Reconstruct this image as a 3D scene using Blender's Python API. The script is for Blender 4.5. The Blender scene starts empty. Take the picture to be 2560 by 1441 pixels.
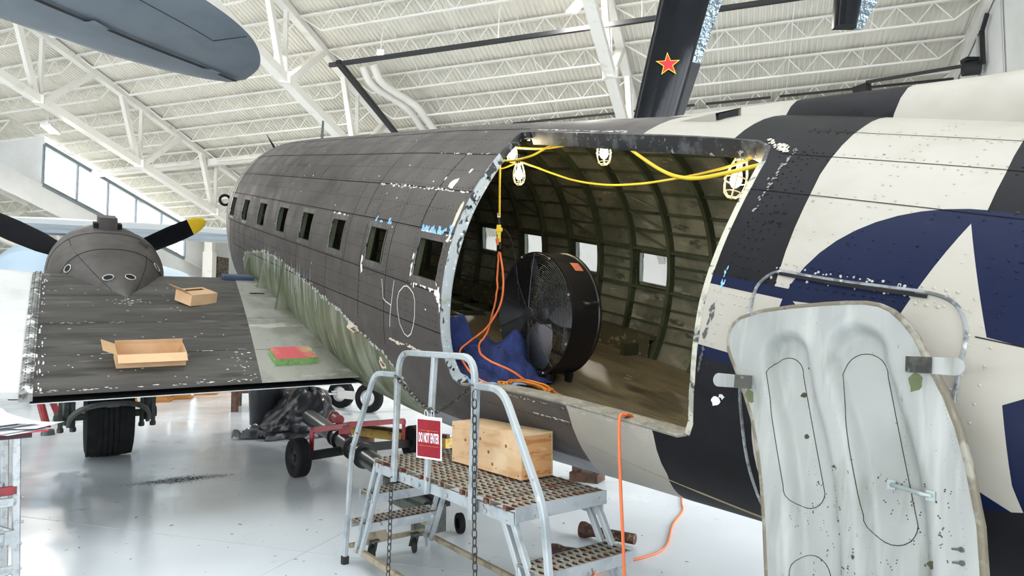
import bpy, bmesh, math, random
from mathutils import Vector, Matrix
from mathutils.geometry import delaunay_2d_cdt
random.seed(7)
PI = math.pi
scene = bpy.context.scene
COL = scene.collection
V = Vector

# ------------------------------------------------------------------ camera
cam_d = bpy.data.cameras.new('camera'); cam = bpy.data.objects.new('camera', cam_d); COL.objects.link(cam)
cam_d.sensor_width = 36.0; cam_d.lens = 1680.0 / 2560.0 * 36.0
cam_d.clip_start = .05; cam_d.clip_end = 400
cam.location = (0, 0, 1.75); cam.rotation_euler = (PI / 2 + math.atan(98 / 1680.), 0, 0)
scene.camera = cam

# ------------------------------------------------------------------ light and exposure
scene.view_settings.view_transform = 'Standard'; scene.view_settings.look = 'None'
scene.view_settings.gamma = 1.0; scene.view_settings.use_curve_mapping = False
scene.view_settings.exposure = 0.97
scene.cycles.max_bounces = 5; scene.cycles.diffuse_bounces = 3; scene.cycles.glossy_bounces = 2
scene.cycles.use_adaptive_sampling = True; scene.cycles.adaptive_threshold = .12; scene.cycles.adaptive_min_samples = 10
scene.cycles.sample_clamp_indirect = 6.0
scene.cycles.use_denoising = True
world = bpy.data.worlds.new('overcast_sky'); scene.world = world; world.use_nodes = True
wn = world.node_tree.nodes; bgn = wn['Background']
bgn.inputs[0].default_value = (.90, .95, 1.0, 1); bgn.inputs[1].default_value = 4.0
LAMP_POWER = 500.0        # each high-bay lamp of the hangar
BULB_POWER = 45.0          # each caged work light in the cabin

# ------------------------------------------------------------------ frames of reference
# aircraft axes: x to the nose, y to port, z up; tail-down attitude of 11.8 degrees
AX = Matrix(((-.5531, -.8268, .1025), (.8077, -.5623, -.1773), (.2042, -.0153, .9788)))
q_ = AX.to_quaternion(); q_.normalize(); AX = q_.to_matrix()
AT = V((.3162, 5.8618, 2.4685))
def AW(x, y, z): return AX @ V((x, y, z)) + AT
# hangar axes: HJ along the joists, HS down the roof slope (in plan)
HE = V((6.616, 26.0, 10.502)); HJ = V((.9477, -.3191, 0)); HS = V((.3191, .9477, 0)); HT = .3086
def HG(j, s, off=0.0):
    p = HE + HJ * j + HS * s; p.z = 10.502 - HT * s - off
    return p
def HF(j, s, z):
    p = HE + HJ * j + HS * s; p.z = z
    return p

# ------------------------------------------------------------------ materials
def lin(c):
    return tuple((x / 12.92 if x <= .04045 else ((x + .055) / 1.055) ** 2.4) for x in c)
def rgb(h):
    return lin(tuple(int(h[i:i + 2], 16) / 255 for i in (0, 2, 4)))
MATS = {}
def mat(name, c, rough=.5, metal=0.0, layers=(), bump=None, spec=.5, emit=None, coat=0, rvar=None):
    """layers: (hex colour, noise scale, lo, hi, (sx,sy,sz)) laid over the base where the noise passes lo..hi"""
    if name in MATS: return MATS[name]
    m = bpy.data.materials.new(name); m.use_nodes = True
    nt = m.node_tree; N = nt.nodes; L = nt.links; b = N['Principled BSDF']
    b.inputs['Roughness'].default_value = rough; b.inputs['Metallic'].default_value = metal
    b.inputs['Specular IOR Level'].default_value = spec
    if coat: b.inputs['Coat Weight'].default_value = coat; b.inputs['Coat Roughness'].default_value = .08
    base = rgb(c) + (1,)
    b.inputs['Base Color'].default_value = base
    if emit:
        b.inputs['Emission Color'].default_value = rgb(emit[0]) + (1,); b.inputs['Emission Strength'].default_value = emit[1]
    tc = None
    def coords(st):
        nonlocal tc
        if tc is None: tc = N.new('ShaderNodeTexCoord')
        mp = N.new('ShaderNodeMapping'); mp.inputs['Scale'].default_value = st
        L.new(tc.outputs['Object'], mp.inputs['Vector']); return mp.outputs[0]
    prev = None
    for i, ly in enumerate(layers):
        hx, sc, lo, hi = ly[:4]; st = ly[4] if len(ly) > 4 else (1, 1, 1); amt = ly[5] if len(ly) > 5 else 1.0
        no = N.new('ShaderNodeTexNoise'); no.inputs['Scale'].default_value = sc; no.inputs['Detail'].default_value = 3
        no.inputs['Roughness'].default_value = .62
        L.new(coords(st), no.inputs['Vector'])
        mr = N.new('ShaderNodeMapRange'); mr.inputs[1].default_value = lo; mr.inputs[2].default_value = hi; mr.inputs[4].default_value = amt
        L.new(no.outputs[0], mr.inputs[0])
        mx = N.new('ShaderNodeMix'); mx.data_type = 'RGBA'
        L.new(mr.outputs[0], mx.inputs[0])
        if prev: L.new(prev, mx.inputs[6])
        else: mx.inputs[6].default_value = base
        mx.inputs[7].default_value = rgb(hx) + (1,)
        prev = mx.outputs[2]
    if prev: L.new(prev, b.inputs['Base Color'])
    if rvar:
        no = N.new('ShaderNodeTexNoise'); no.inputs['Scale'].default_value = rvar[0]; no.inputs['Detail'].default_value = 5
        L.new(coords(rvar[3] if len(rvar) > 3 else (1, 1, 1)), no.inputs['Vector'])
        mr = N.new('ShaderNodeMapRange'); mr.inputs[1].default_value = .3; mr.inputs[2].default_value = .7
        mr.inputs[3].default_value = rvar[1]; mr.inputs[4].default_value = rvar[2]
        L.new(no.outputs[0], mr.inputs[0]); L.new(mr.outputs[0], b.inputs['Roughness'])
    if bump:
        no = N.new('ShaderNodeTexNoise'); no.inputs['Scale'].default_value = bump[0]; no.inputs['Detail'].default_value = bump[3] if len(bump) > 3 else 4
        L.new(coords(bump[2] if len(bump) > 2 else (1, 1, 1)), no.inputs['Vector'])
        bp = N.new('ShaderNodeBump'); bp.inputs['Strength'].default_value = bump[1]; bp.inputs['Distance'].default_value = bump[4] if len(bump) > 4 else .02
        L.new(no.outputs[0], bp.inputs['Height']); L.new(bp.outputs[0], b.inputs['Normal'])
    MATS[name] = m
    return m
def glow(name, c, s):
    return mat(name, c, emit=(c, s))

# ------------------------------------------------------------------ mesh builder
def frame(d, up=None):
    d = d.normalized(); up = V(up) if up is not None else V((0, 0, 1))
    if abs(d.dot(up.normalized())) > .999: up = V((1, 0, 0)) if abs(d.x) < .9 else V((0, 1, 0))
    s = d.cross(up).normalized(); u = s.cross(d).normalized()
    return s, u
class MB:
    def __init__(self): self.v = []; self.f = []; self.m = []
    def add(self, vs, fs, m=0):
        o = len(self.v); self.v += [tuple(p) for p in vs]
        for f in fs: self.f.append(tuple(i + o for i in f)); self.m.append(m)
        return self
    def box(self, c, s, R=None, m=0, bev=0):
        hx, hy, hz = s[0] / 2, s[1] / 2, s[2] / 2; c = V(c)
        ps = [V((x, y, z)) for z in (-hz, hz) for y in (-hy, hy) for x in (-hx, hx)]
        if R is not None: ps = [R @ p for p in ps]
        return self.add([c + p for p in ps], [(0, 2, 3, 1), (4, 5, 7, 6), (0, 1, 5, 4), (2, 6, 7, 3), (0, 4, 6, 2), (1, 3, 7, 5)], m)
    def bar(self, p, q, w, h, up=None, m=0):
        p, q = V(p), V(q); s, u = frame(q - p, up)
        vs = [e + s * (w / 2 * a) + u * (h / 2 * b) for e in (p, q) for a, b in ((-1, -1), (1, -1), (1, 1), (-1, 1))]
        return self.add(vs, [(0, 1, 2, 3), (7, 6, 5, 4), (0, 4, 5, 1), (1, 5, 6, 2), (2, 6, 7, 3), (3, 7, 4, 0)], m)
    def sweep(self, path, prof, up=None, closed=False, m=0, caps=True, scale=None):
        path = [V(p) for p in path]; n = len(path); k = len(prof); vs = []; su = None
        for i, p in enumerate(path):
            if closed: d = path[(i + 1) % n] - path[i - 1]
            else: d = path[min(i + 1, n - 1)] - path[max(i - 1, 0)]
            if d.length < 1e-9: d = V((0, 0, 1))
            if up is not None: s, u = frame(d, up)
            else:
                if su is None: s, u = frame(d)
                else:
                    dn = d.normalized(); u = su - dn * su.dot(dn)
                    if u.length < 1e-6: s, u = frame(d)
                    u.normalize(); s = dn.cross(u)
                su = u
            g = scale[i] if scale else 1.0
            vs += [p + s * (a * g) + u * (b * g) for a, b in prof]
        fs = []
        for i in range(n if closed else n - 1):
            for c in range(k):
                a, b = i * k + c, i * k + (c + 1) % k; e = (i + 1) % n
                fs.append((a, b, e * k + (c + 1) % k, e * k + c))
        if caps and not closed: fs += [tuple(range(k))[::-1], tuple((n - 1) * k + c for c in range(k))]
        return self.add(vs, fs, m)
    def tube(self, path, r, n=10, closed=False, m=0, scale=None, up=None):
        return self.sweep(path, [(r * math.cos(2 * PI * i / n), r * math.sin(2 * PI * i / n)) for i in range(n)], up, closed, m, True, scale)
    def rod(self, path, w, h, up=None, m=0, r=None, closed=False):
        r = r or min(w, h) * .18; a, b = w / 2, h / 2
        pr = [(-a + r, -b), (a - r, -b), (a, -b + r), (a, b - r), (a - r, b), (-a + r, b), (-a, b - r), (-a, -b + r)]
        return self.sweep(path, pr, up, closed, m)
    def cyl(self, p, q, r1, r2=None, n=24, m=0):
        r2 = r1 if r2 is None else r2; p, q = V(p), V(q); s, u = frame(q - p)
        vs = []
        for e, r in ((p, r1), (q, r2)): vs += [e + s * (r * math.cos(2 * PI * i / n)) + u * (r * math.sin(2 * PI * i / n)) for i in range(n)]
        fs = [(i, (i + 1) % n, n + (i + 1) % n, n + i) for i in range(n)] + [tuple(range(n))[::-1], tuple(range(n, 2 * n))]
        return self.add(vs, fs, m)
    def lathe(self, prof, c, ax, n=32, m=0, up=None, closed=False):
        """prof: (radius, distance along ax)"""
        c = V(c); d = V(ax).normalized(); s, u = frame(d, up); k = len(prof); vs = []
        for i in range(n):
            a = 2 * PI * i / n
            vs += [c + d * t + (s * math.cos(a) + u * math.sin(a)) * max(r, 1e-4) for r, t in prof]
        fs = []
        for i in range(n):
            e = (i + 1) % n
            for j in range(k if closed else k - 1):
                j2 = (j + 1) % k
                fs.append((i * k + j, e * k + j, e * k + j2, i * k + j2))
        return self.add(vs, fs, m)
    def loft(self, rings, m=0, closed=True, caps=False):
        k = len(rings[0]); vs = [p for r in rings for p in r]; fs = []
        for i in range(len(rings) - 1):
            for c in range(k if closed else k - 1):
                a, b = i * k + c, i * k + (c + 1) % k
                fs.append((a, b, b + k, a + k))
        if caps: fs += [tuple(range(k))[::-1], tuple((len(rings) - 1) * k + c for c in range(k))]
        return self.add(vs, fs, m)
    def prism(self, poly, d, m=0):
        """flat polygon of 3-D points pushed along d"""
        poly = [V(p) for p in poly]; n = len(poly); d = V(d)
        return self.add(poly + [p + d for p in poly], [tuple(range(n))[::-1], tuple(range(n, 2 * n))] + [(i, (i + 1) % n, n + (i + 1) % n, n + i) for i in range(n)], m)
    def data(self, name, mats, smooth=None, fix=True):
        me = bpy.data.meshes.new(name); me.from_pydata(self.v, [], self.f)
        for x in (mats if isinstance(mats, (list, tuple)) else [mats]): me.materials.append(x)
        me.polygons.foreach_set('material_index', self.m)
        if fix:
            bm = bmesh.new(); bm.from_mesh(me); bmesh.ops.recalc_face_normals(bm, faces=bm.faces); bm.to_mesh(me); bm.free()
        if smooth:
            me.polygons.foreach_set('use_smooth', [True] * len(me.polygons)); me.set_sharp_from_angle(angle=math.radians(smooth))
        me.update()
        return me
    def build(self, name, mats, parent=None, smooth=None, loc=None, fix=True):
        return link(name, self.data(name, mats, smooth, fix), parent, loc)
def link(name, me, parent=None, loc=None):
    o = bpy.data.objects.new(name, me); COL.objects.link(o)
    if parent is not None: o.parent = parent
    if loc is not None: o.location = loc
    return o
def tag(o, label=None, cat=None, group=None, kind=None):
    for k, v in (('label', label), ('category', cat), ('group', group), ('kind', kind)):
        if v: o[k] = v
    return o
def thing(name, label, cat, loc=(0, 0, 0), rot=None, group=None):
    o = bpy.data.objects.new(name, None); COL.objects.link(o); o.empty_display_size = .2
    o.location = loc
    if rot is not None: o.rotation_euler = rot.to_euler() if isinstance(rot, Matrix) else rot
    return tag(o, label, cat, group)
def struct(o, label=None): return tag(o, label, None, None, 'structure')
def RZ(a): return Matrix.Rotation(a, 3, 'Z')
def RX(a): return Matrix.Rotation(a, 3, 'X')
def RY(a): return Matrix.Rotation(a, 3, 'Y')
def smoothpath(pts, n=8, closed=False):
    """Catmull-Rom through the points"""
    pts = [V(p) for p in pts]; out = []; k = len(pts)
    for i in range(k if closed else k - 1):
        if closed: a, b, c, d = pts[i - 1], pts[i], pts[(i + 1) % k], pts[(i + 2) % k]
        else: a, b, c, d = pts[max(i - 1, 0)], pts[i], pts[i + 1], pts[min(i + 2, k - 1)]
        for s in range(n):
            t = s / n
            out.append(.5 * ((2 * b) + (c - a) * t + (2 * a - 5 * b + 4 * c - d) * t * t + (3 * b - a - 3 * c + d) * t ** 3))
    if not closed: out.append(pts[-1])
    return out
def fillet(pts, r, n=6):
    """round the corners of a polyline"""
    pts = [V(p) for p in pts]; out = [pts[0]]
    for i in range(1, len(pts) - 1):
        a, b, c = pts[i - 1], pts[i], pts[i + 1]
        rr = min(r, (a - b).length * .48, (c - b).length * .48)
        p, q = b + (a - b).normalized() * rr, b + (c - b).normalized() * rr
        for s in range(n + 1):
            t = s / n; out.append(p * (1 - t) ** 2 + b * 2 * t * (1 - t) + q * t * t)
    out.append(pts[-1]); return out
def pch(xs, ys):
    n = len(xs); h = [xs[i + 1] - xs[i] for i in range(n - 1)]; d = [(ys[i + 1] - ys[i]) / h[i] for i in range(n - 1)]
    m = [0.0] * n; m[0] = d[0]; m[-1] = d[-1]
    for i in range(1, n - 1):
        if d[i - 1] * d[i] > 0:
            w1 = 2 * h[i] + h[i - 1]; w2 = h[i] + 2 * h[i - 1]; m[i] = (w1 + w2) / (w1 / d[i - 1] + w2 / d[i])
    def g(x):
        i = 0
        while i < n - 2 and x > xs[i + 1]: i += 1
        t = min(max((x - xs[i]) / h[i], 0), 1)
        return (2 * t ** 3 - 3 * t * t + 1) * ys[i] + (t ** 3 - 2 * t * t + t) * h[i] * m[i] + (3 * t * t - 2 * t ** 3) * ys[i + 1] + (t ** 3 - t * t) * h[i] * m[i + 1]
    return g
# ================================================================== the hangar
M_floor = mat('epoxy_floor', 'd9dfe3', .22, 0, [('cdd3d7', .35, .45, .7), ('a9b0b4', 3.0, .68, .74, (1, 1, 1), .35), ('bfc6ca', 14, .7, .8, (1, 1, 1), .35)], bump=(1.2, .03), rvar=(.8, .10, .30))
M_roof = mat('roof_deck_paint', 'e6e1d4', .75, 0, [('d8d3c5', .8, .45, .7)])
M_steel = mat('white_steel_paint', 'ece8df', .55, 0, [('d6d0c2', 1.2, .58, .75)])
M_wall = mat('white_wall_panel', 'efefec', .7, 0, [('e2e2df', .5, .4, .7)])
M_track = mat('black_track_metal', '1c1d20', .5)
M_mull = mat('grey_mullion', '7d8890', .5, .3)
M_conc = mat('dark_aggregate_concrete', '6e665c', .9, 0, [('3d372f', 9, .48, .56), ('8a8378', 16, .6, .68)], bump=(14, .5))
M_pale = mat('pale_concrete', 'a7a49d', .9, 0, [('8c8a84', 9, .5, .6)])

fl = MB(); fl.add([(-75, -70, 0), (60, -70, 0), (60, 75, 0), (-75, 75, 0)], [(0, 1, 2, 3)])
floor = struct(fl.build('floor', M_floor))
# expansion joints cut in the floor, and loose dark crumbs on it
M_joint = mat('floor_joint', 'b9c0c4', .5)
for i, s in enumerate((-28, -22.2, -16.5, -10.6)):
    b = MB(); b.bar(HF(-40, s, .0008), HF(9, s, .0008), .007, .0012); b.build('floor_joint', M_joint, floor)
for i, j in enumerate((-18, -9.5, -1.2)):
    b = MB(); b.bar(HF(j, -40, .0008), HF(j, 6, .0008), .007, .0012); b.build('floor_joint', M_joint, floor)
M_soot = mat('soot_powder', '141414', .9)
b = MB(); rs = random.Random(3)
for i in range(1500):
    t = rs.gauss(0, .33); w = rs.gauss(0, .075) * (1.3 - min(abs(t), 1)); r = rs.uniform(.003, .012)
    x, y = -3.81 + t * .62 - w * .5, 7.83 + t * .36 + w * .9; a = rs.random() * 6
    b.add([(x + r * math.cos(a + k * 2.1), y + r * math.sin(a + k * 2.1), .001 + i * 1e-6) for k in range(3)], [(0, 1, 2)])
tag(b.build('soot_spill', M_soot, fix=False), 'black powder spilled on the pale floor behind the main wheel', 'spill', None, 'stuff')
b = MB()
for i in range(330):
    x, y = rs.uniform(-4.5, 3.4), rs.uniform(4.5, 10); r = rs.uniform(.003, .012); a = rs.random() * 6; e = rs.uniform(1, 2.6)
    ca, sa = math.cos(a), math.sin(a)
    b.add([(x + r * e * ca, y + r * e * sa, .001), (x - r * sa * .6, y + r * ca * .6, .003), (x - r * e * ca, y - r * e * sa, .001), (x + r * sa * .6, y - r * ca * .6, .002)], [(0, 1, 2, 3)])
tag(b.build('paint_flakes', mat('dark_flake', '55585a', .8), fix=False), 'small dark flakes littering the floor around the work stand', 'flakes', None, 'stuff')

# roof deck: ribbed sheets running down the slope
J0, J1, SR, SB = -31.0, 9.35, -30.0, 11.0
def deck(j0, j1, s0, s1, off, name):
    b = MB(); pr = []; j = j0
    while j < j1:
        pr += [(j, 0), (j + .075, 0), (j + .09, .04), (j + .155, .04)]; j += .17
    up = [HG(a, s0, off - e) for a, e in pr]; dn = [HG(a, s1, off - e) for a, e in pr]
    n = len(pr); b.add(up + dn, [(i, i + 1, n + i + 1, n + i) for i in range(n - 1)])
    return b.build(name, M_roof)
ceil = struct(deck(J0, J1, -19.0, SB, -.08, 'ceiling'))
# rooflights added up the unseen slope for soft top light: gaps between deck strips
SKY = [(-21.5, -19.0), (-28.0, -25.0)]
for a, c in ((-25.0, -21.5), (SR, -28.0)): struct(deck(J0, J1, a, c, -.08, 'ceiling_strip'))
def portal(p, x, y, w, h):
    ld = bpy.data.lights.new('daylight_portal', 'AREA'); ld.shape = 'RECTANGLE'; ld.size = w; ld.size_y = h; ld.cycles.is_portal = True
    o = bpy.data.objects.new('daylight_portal', ld); COL.objects.link(o); z = V(x).cross(V(y)).normalized()
    o.matrix_world = Matrix.Translation(p) @ Matrix((V(x).normalized(), V(y).normalized(), z)).transposed().to_4x4()
for i, (a, c) in enumerate(SKY):
    b = MB(); m_ = (a + c) / 2
    for k in range(10): j = J0 + (J1 - J0) * k / 9; b.bar(HG(j, a, -.05), HG(j, c, -.05), .12, .12)
    struct(b.build('window_%d' % (i + 4), M_mull))  # mullions of the added rooflights, out of view
    portal(HG((J0 + J1) / 2, m_, -.12), HJ, HG(0, m_ + 1) - HG(0, m_), J1 - J0, (c - a) * 1.046)
b = MB(); zr = 10.502 - HT * SR
b.add([HF(-70, SR, zr + .1), HF(12, SR, zr + .1), HF(12, -64, 12.6), HF(-70, -64, 12.6)], [(0, 1, 2, 3)]); struct(b.build('ceiling_far_slope', M_roof))
low = struct(deck(-62, -31.0, -2.6, SB, 2.5, 'ceiling_low_bay')); struct(deck(-62, J0, SR, -2.6, -.08, 'ceiling_side_bay'))
b = MB(); b.add([HG(-62, -2.6, 2.6), HG(J0, -2.6, 2.6), HG(J0, -2.6, -.1), HG(-62, -2.6, -.1)], [(0, 1, 2, 3)]); struct(b.build('wall_side_bay', M_wall))
# joists: open-web, one object each, spanning between trusses
def joist(name, j0, j1, s, off=0.0, parent=None):
    b = MB(); d = .62; n = max(4, round((j1 - j0) / 1.15)); top = lambda j: HG(j, s, off + .05); bot = lambda j: HG(j, s, off + .05 + d)
    b.bar(top(j0), top(j1), .11, .07); a0, a1 = j0 + .85, j1 - .85
    b.bar(bot(a0), bot(a1), .075, .06); b.bar(top(j0), bot(a0), .05, .05); b.bar(top(j1), bot(a1), .05, .05)
    for i in range(n):
        x0 = a0 + (a1 - a0) * i / n; x1 = a0 + (a1 - a0) * (i + 1) / n; xm = (x0 + x1) / 2
        b.bar(bot(x0), top(xm), .03, .03); b.bar(top(xm), bot(x1), .03, .03)
    # bridging rods tied to the next joist up the slope
    for k in (1, 2, 3):
        x = a0 + (a1 - a0) * k / 4
        b.bar(bot(x), HG(x + .06, s - 1.7, off + .08), .02, .02)
    return b.build(name, M_steel, parent)
TJ = [-23.0, -12.4, -1.6]
spans = [(-30.8, -23.0), (-23.0, -12.4), (-12.4, -1.6), (-1.6, 9.2)]
ss = [-.35 - 1.72 * k for k in range(8)] + [1.4, 3.1, 4.8, 6.5, 8.2]
for (a, c) in spans:
    for s in ss:
        if s > 0 and a > -13: continue
        joist('roof_joist', a, c, s, 0, ceil)
for s in [-1.6 + 2.0 * k for k in range(6)]: joist('roof_joist', -48, -31.2, s, 2.5, low)
for s in [-4.2 - 1.72 * k for k in range(5)]: joist('roof_joist', -42, -31.2, s, 0, ceil)
# trusses running down the slope
def truss(j, s0, s1, depth, ph, off=0.0):
    t = struct(thing('roof_truss', None, None)); del_ = 0
    T_ = lambda s: HG(j, s, off + .14); B_ = lambda s: HG(j, s, off + .14 + depth)
    b = MB(); b.bar(T_(s0), T_(s1), .30, .26); b.build('top_chord', M_steel, t)
    b = MB(); b.bar(B_(s0), B_(s1), .34, .30); b.build('bottom_chord', M_steel, t)
    st = 4.6; s = s0 + ph
    while s < s1:
        b = MB(); b.bar(T_(s), B_(s + .9), .20, .20); b.build('web', M_steel, t)
        b = MB(); b.bar(B_(s + 1.15), T_(s + 3.3), .26, .22); b.build('web', M_steel, t)
        b = MB(); b.bar(B_(s + 1.05), HF(j, s + 1.05, T_(s + 1.05).z), .14, .14); b.build('post', M_steel, t)
        b = MB(); b.box(B_(s + 1.05), (.36, .36, .34), RZ(.32)); b.build('gusset', M_steel, t)
        s += st
    return t
truss(-23.2, -24, 8, 2.55, .6); truss(-12.55, -24, 9, 2.55, 1.3); truss(-1.7, -24, 9, 2.4, 3.2); truss(-33.6, -24, 9, 2.4, 1.0, 2.5)
b = MB(); b.bar(HF(-62, .1, 10.0), HF(-13, .1, 10.05), .25, .34); b.bar(HF(-33.6, .1, 10), HG(-31, 3.5, .4), .16, .16); struct(b.build('beam_eave_left', M_steel))
b = MB(); b.bar(HF(-12, .25, 10.0), HF(9.2, .25, 10.0), .3, .55); struct(b.build('beam_eave_right', M_steel))
# walls
b = MB()
for a, c, z0, z1 in ((-64, -34, 0, 22), (-12, 40, 0, 22), (-34, -12, 7, 22)): b.add([HF(9.35, a, z0), HF(9.35, c, z0), HF(9.35, c, z1), HF(9.35, a, z1)], [(0, 1, 2, 3)])
wr = struct(b.build('wall_right', M_wall))
b = MB()
for k in range(7): b.bar(HF(9.35, -34 + k * 22 / 6, 0), HF(9.35, -34 + k * 22 / 6, 7), .14, .14)
b.bar(HF(9.35, -34, 3.4), HF(9.35, -12, 3.4), .1, .1); struct(b.build('window_8', M_mull)); portal(HF(9.4, -23, 3.5), HS, V((0, 0, 1)), 22, 7)  # unseen side opening, added to bring daylight onto the floor and belly
for k in range(7):
    b = MB(); b.bar(HF(9.30, -13 + k * 2.1, 0), HF(9.30, -13 + k * 2.1, 15), .1, .02, HJ); b.build('panel_joint', mat('wall_joint', 'c9c9c5', .7), wr)
b = MB(); b.bar(HG(9.2, -24, .2), HG(9.2, 9, .2), .2, .36); struct(b.build('trim_1', M_steel))
b = MB()
def wallquad(b, j0, j1, s, z0, z1): b.add([HF(j0, s, z0), HF(j1, s, z0), HF(j1, s, z1), HF(j0, s, z1)], [(0, 1, 2, 3)])
wallquad(b, -31, 9.35, SB, 0, 8.5); wallquad(b, -62, -39.2, SB, 0, 8.5); wallquad(b, -39.2, -31, SB, 7.35, 8.5); struct(b.build('wall_back', M_wall))
# glazed part of the back wall
b = MB()
for j in (-39.2, -37.6, -36, -34.4, -32.8, -31.2): b.bar(HF(j, SB, 0), HF(j, SB, 7.35), .12, .12)
for z in (2.4, 4.4, 6.0, 7.3): b.bar(HF(-39.2, SB, z), HF(-31, SB, z), .07, .07)
struct(b.build('window_1', M_mull))
b = MB(); b.box(HF(-37.9, 9.0, 4.0), (1.5, 1.4, 8), RZ(-.32)); struct(b.build('column_back_left', M_conc))
b = MB(); b.box(HF(-38.9, 8.9, 4.0), (.8, 1.5, 8), RZ(-.32)); struct(b.build('column_back_edge', M_pale))
b = MB(); b.box(HF(-31.9, 9.6, 3.2), (1.0, .8, 6.4), RZ(-.32)); struct(b.build('column_back_middle', M_pale))
b = MB(); b.box(HF(-31.0, 9.4, 3.2), (1.1, 1.0, 6.4), RZ(-.32)); struct(b.build('column_back_right', M_conc))
b = MB(); b.bar(HF(-30.3, 8, 0), HF(-30.3, 8, 6.6), .62, .62); b.bar(HF(-30.3, 8, 6.6), HF(-30.3, 8, 8.2), .5, .5); struct(b.build('column_white', M_steel))
b = MB(); b.bar(HF(-40, 7.5, 6.45), HF(-33.2, 7.5, 6.45), .9, .7); struct(b.build('beam_walkway', M_steel))
# gable clerestory on the far side: sloping glass band between the high and the low roof
b = MB(); g0, g1 = -2.6, 6.6
for k in range(6):
    s = g0 + (g1 - g0) * k / 5; b.bar(HG(J0, s, .35), HG(J0, s, 2.35), .07, .10)
b.bar(HG(J0, g0, .32), HG(J0, g1, .32), .14, .18); b.bar(HG(J0, g0, 2.4), HG(J0, g1, 2.4), .12, .2)
struct(b.build('window_2', M_mull))
b = MB(); b.add([HG(J0, g1, -.1), HG(J0, SB, -.1), HG(J0, SB, 3.2), HG(J0, g1, 3.2)], [(0, 1, 2, 3)])
b.add([HG(J0, -30, 2.4), HG(J0, SB, 2.4), HG(J0, SB, 3.6), HG(J0, -30, 3.6)], [(0, 1, 2, 3)])
struct(b.build('wall_gable', M_wall))
b = MB(); b.add([HF(-62, -64, 0), HF(-62, 40, 0), HF(-62, 40, 22), HF(-62, -64, 22)], [(0, 1, 2, 3)]); struct(b.build('wall_left', M_wall))
# big hangar-door opening far behind the camera, with its posts; sky light comes in there
b = MB()
for k in range(9): b.bar(HF(-62 + k * 9, -63.5, 0), HF(-62 + k * 9, -63.5, 12.5), .5, .5)
struct(b.build('window_3', M_mull))
portal(HF(-25, -63.6, 6.2), HJ, V((0, 0, 1)), 72, 12.3)
# lamps: high-bay fixtures under the trusses
M_house = mat('lamp_housing', 'd8d4cb', .5); M_lens = glow('lamp_lens', 'fff1dc', 30)
def lamp(j, s, z, label, seen=True):
    t = thing('high_bay_lamp', label, 'lamp', HF(j, s, z), RZ(.32), 'high-bay lamps under the roof trusses')
    b = MB(); b.box((0, 0, .10), (.36, 1.15, .10)); b.box((0, 0, .2), (.12, .9, .1)); b.bar((0, .3, .2), (0, .3, .9), .02, .02); b.bar((0, -.3, .2), (0, -.3, .9), .02, .02); b.build('housing', M_house, t)
    b = MB(); b.box((0, 0, .035), (.34, 1.1, .03)); b.build('lens', M_lens, t)
    ld = bpy.data.lights.new('lamp_light', 'AREA'); ld.shape = 'RECTANGLE'; ld.size = .34; ld.size_y = 1.1; ld.energy = LAMP_POWER; ld.color = (1, .95, .88); ld.spread = PI
    lo = bpy.data.objects.new('lamp_light', ld); COL.objects.link(lo); lo.parent = t; lo.location = (0, 0, .0)
lamp(-23.6, -7.8, 9.5, 'lit high-bay lamp on the truss above the sloping window band')
lamp(-2.3, -7.7, 11.3, 'lit high-bay lamp on the truss beside the black star-marked fin')
lamp(-12.9, -7.7, 10.9, 'high-bay lamp on the truss behind the grey overhead wing')
# black track hung below the roof
tr = thing('ceiling_track', 'black rectangular track frame hanging under the white roof', 'track')
b = MB(); b.bar(HG(-11.15, -7.3, 2.0), HG(4, -7.3, 2.0), .12, .13); b.build('long_rail', M_track, tr)
b = MB(); b.bar(HG(-10.75, -7.4, 2.0), HG(-10.95, .5, 1.9), .18, .16); b.build('side_rail', M_track, tr)
for j in (-9.2, -5, -.5):
    b = MB(); b.bar(HG(j, -7.3, 2.0), HG(j, -7.0, .3), .03, .03); b.build('hanger', M_steel, tr)
b = MB(); b.box(HG(-9.15, -7.3, 1.85), (.25, .2, .2)); b.build('junction_box', M_steel, tr)
tr = thing('door_track', 'thin dark rail along the eave with a motor by the wall', 'rail')
for a, c in ((-11.8, -7), (-6.7, -2.2), (-1.8, .6), (1.0, 3.3), (3.6, 9.1)):
    b = MB(); b.bar(HG(a, -.75, .55), HG(c, -.75, .55), .08, .07); b.build('rail', M_track, tr)
b = MB(); b.cyl(HG(8.75, -3.0, 1.7), HG(9.2, -3.0, 1.7), .22, .22); b.box(HG(8.95, -3.0, 1.45), (.4, .3, .12)); b.build('motor', M_track, tr, 40)
b = MB(); b.bar(HG(9.2, -3.3, 1.8), HG(9.2, -3.3, .75), .1, .1); b.bar(HG(9.2, -3.35, .78), HG(9.2, -3.8, .62), .1, .1); b.build('bracket', M_track, tr)
b = MB(); b.bar(HG(6.3, -1.6, .9), HG(8.8, -3.0, 1.6), .09, .09); b.build('drive_shaft', M_track, tr)
b = MB(); b.box(HG(6.2, -1.4, 1.0), (.3, .5, .25), RZ(.5)); b.build('bracket', M_track, tr)
# white ducts
for k, dj in ((0, 0), (1, .45)):
    b = MB(); b.tube(smoothpath([HG(-11.3 + dj, -4.9, .35), HG(-11.2 + dj, -4.4, .75), HG(-10.75 + dj, -3.2, .7), HG(-10.55 + dj, -2.6, .7), HG(-10.6 + dj, -1.2, .65), HG(-10.6 + dj, .3, .6)], 6), .15, 14)
    tag(b.build('air_duct', M_steel, None, 50), ['white round duct bending along the roof slope, nearer the dark track', 'white round duct bending along the roof slope, farther from the dark track'][k], 'duct', 'white roof ducts')
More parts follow.
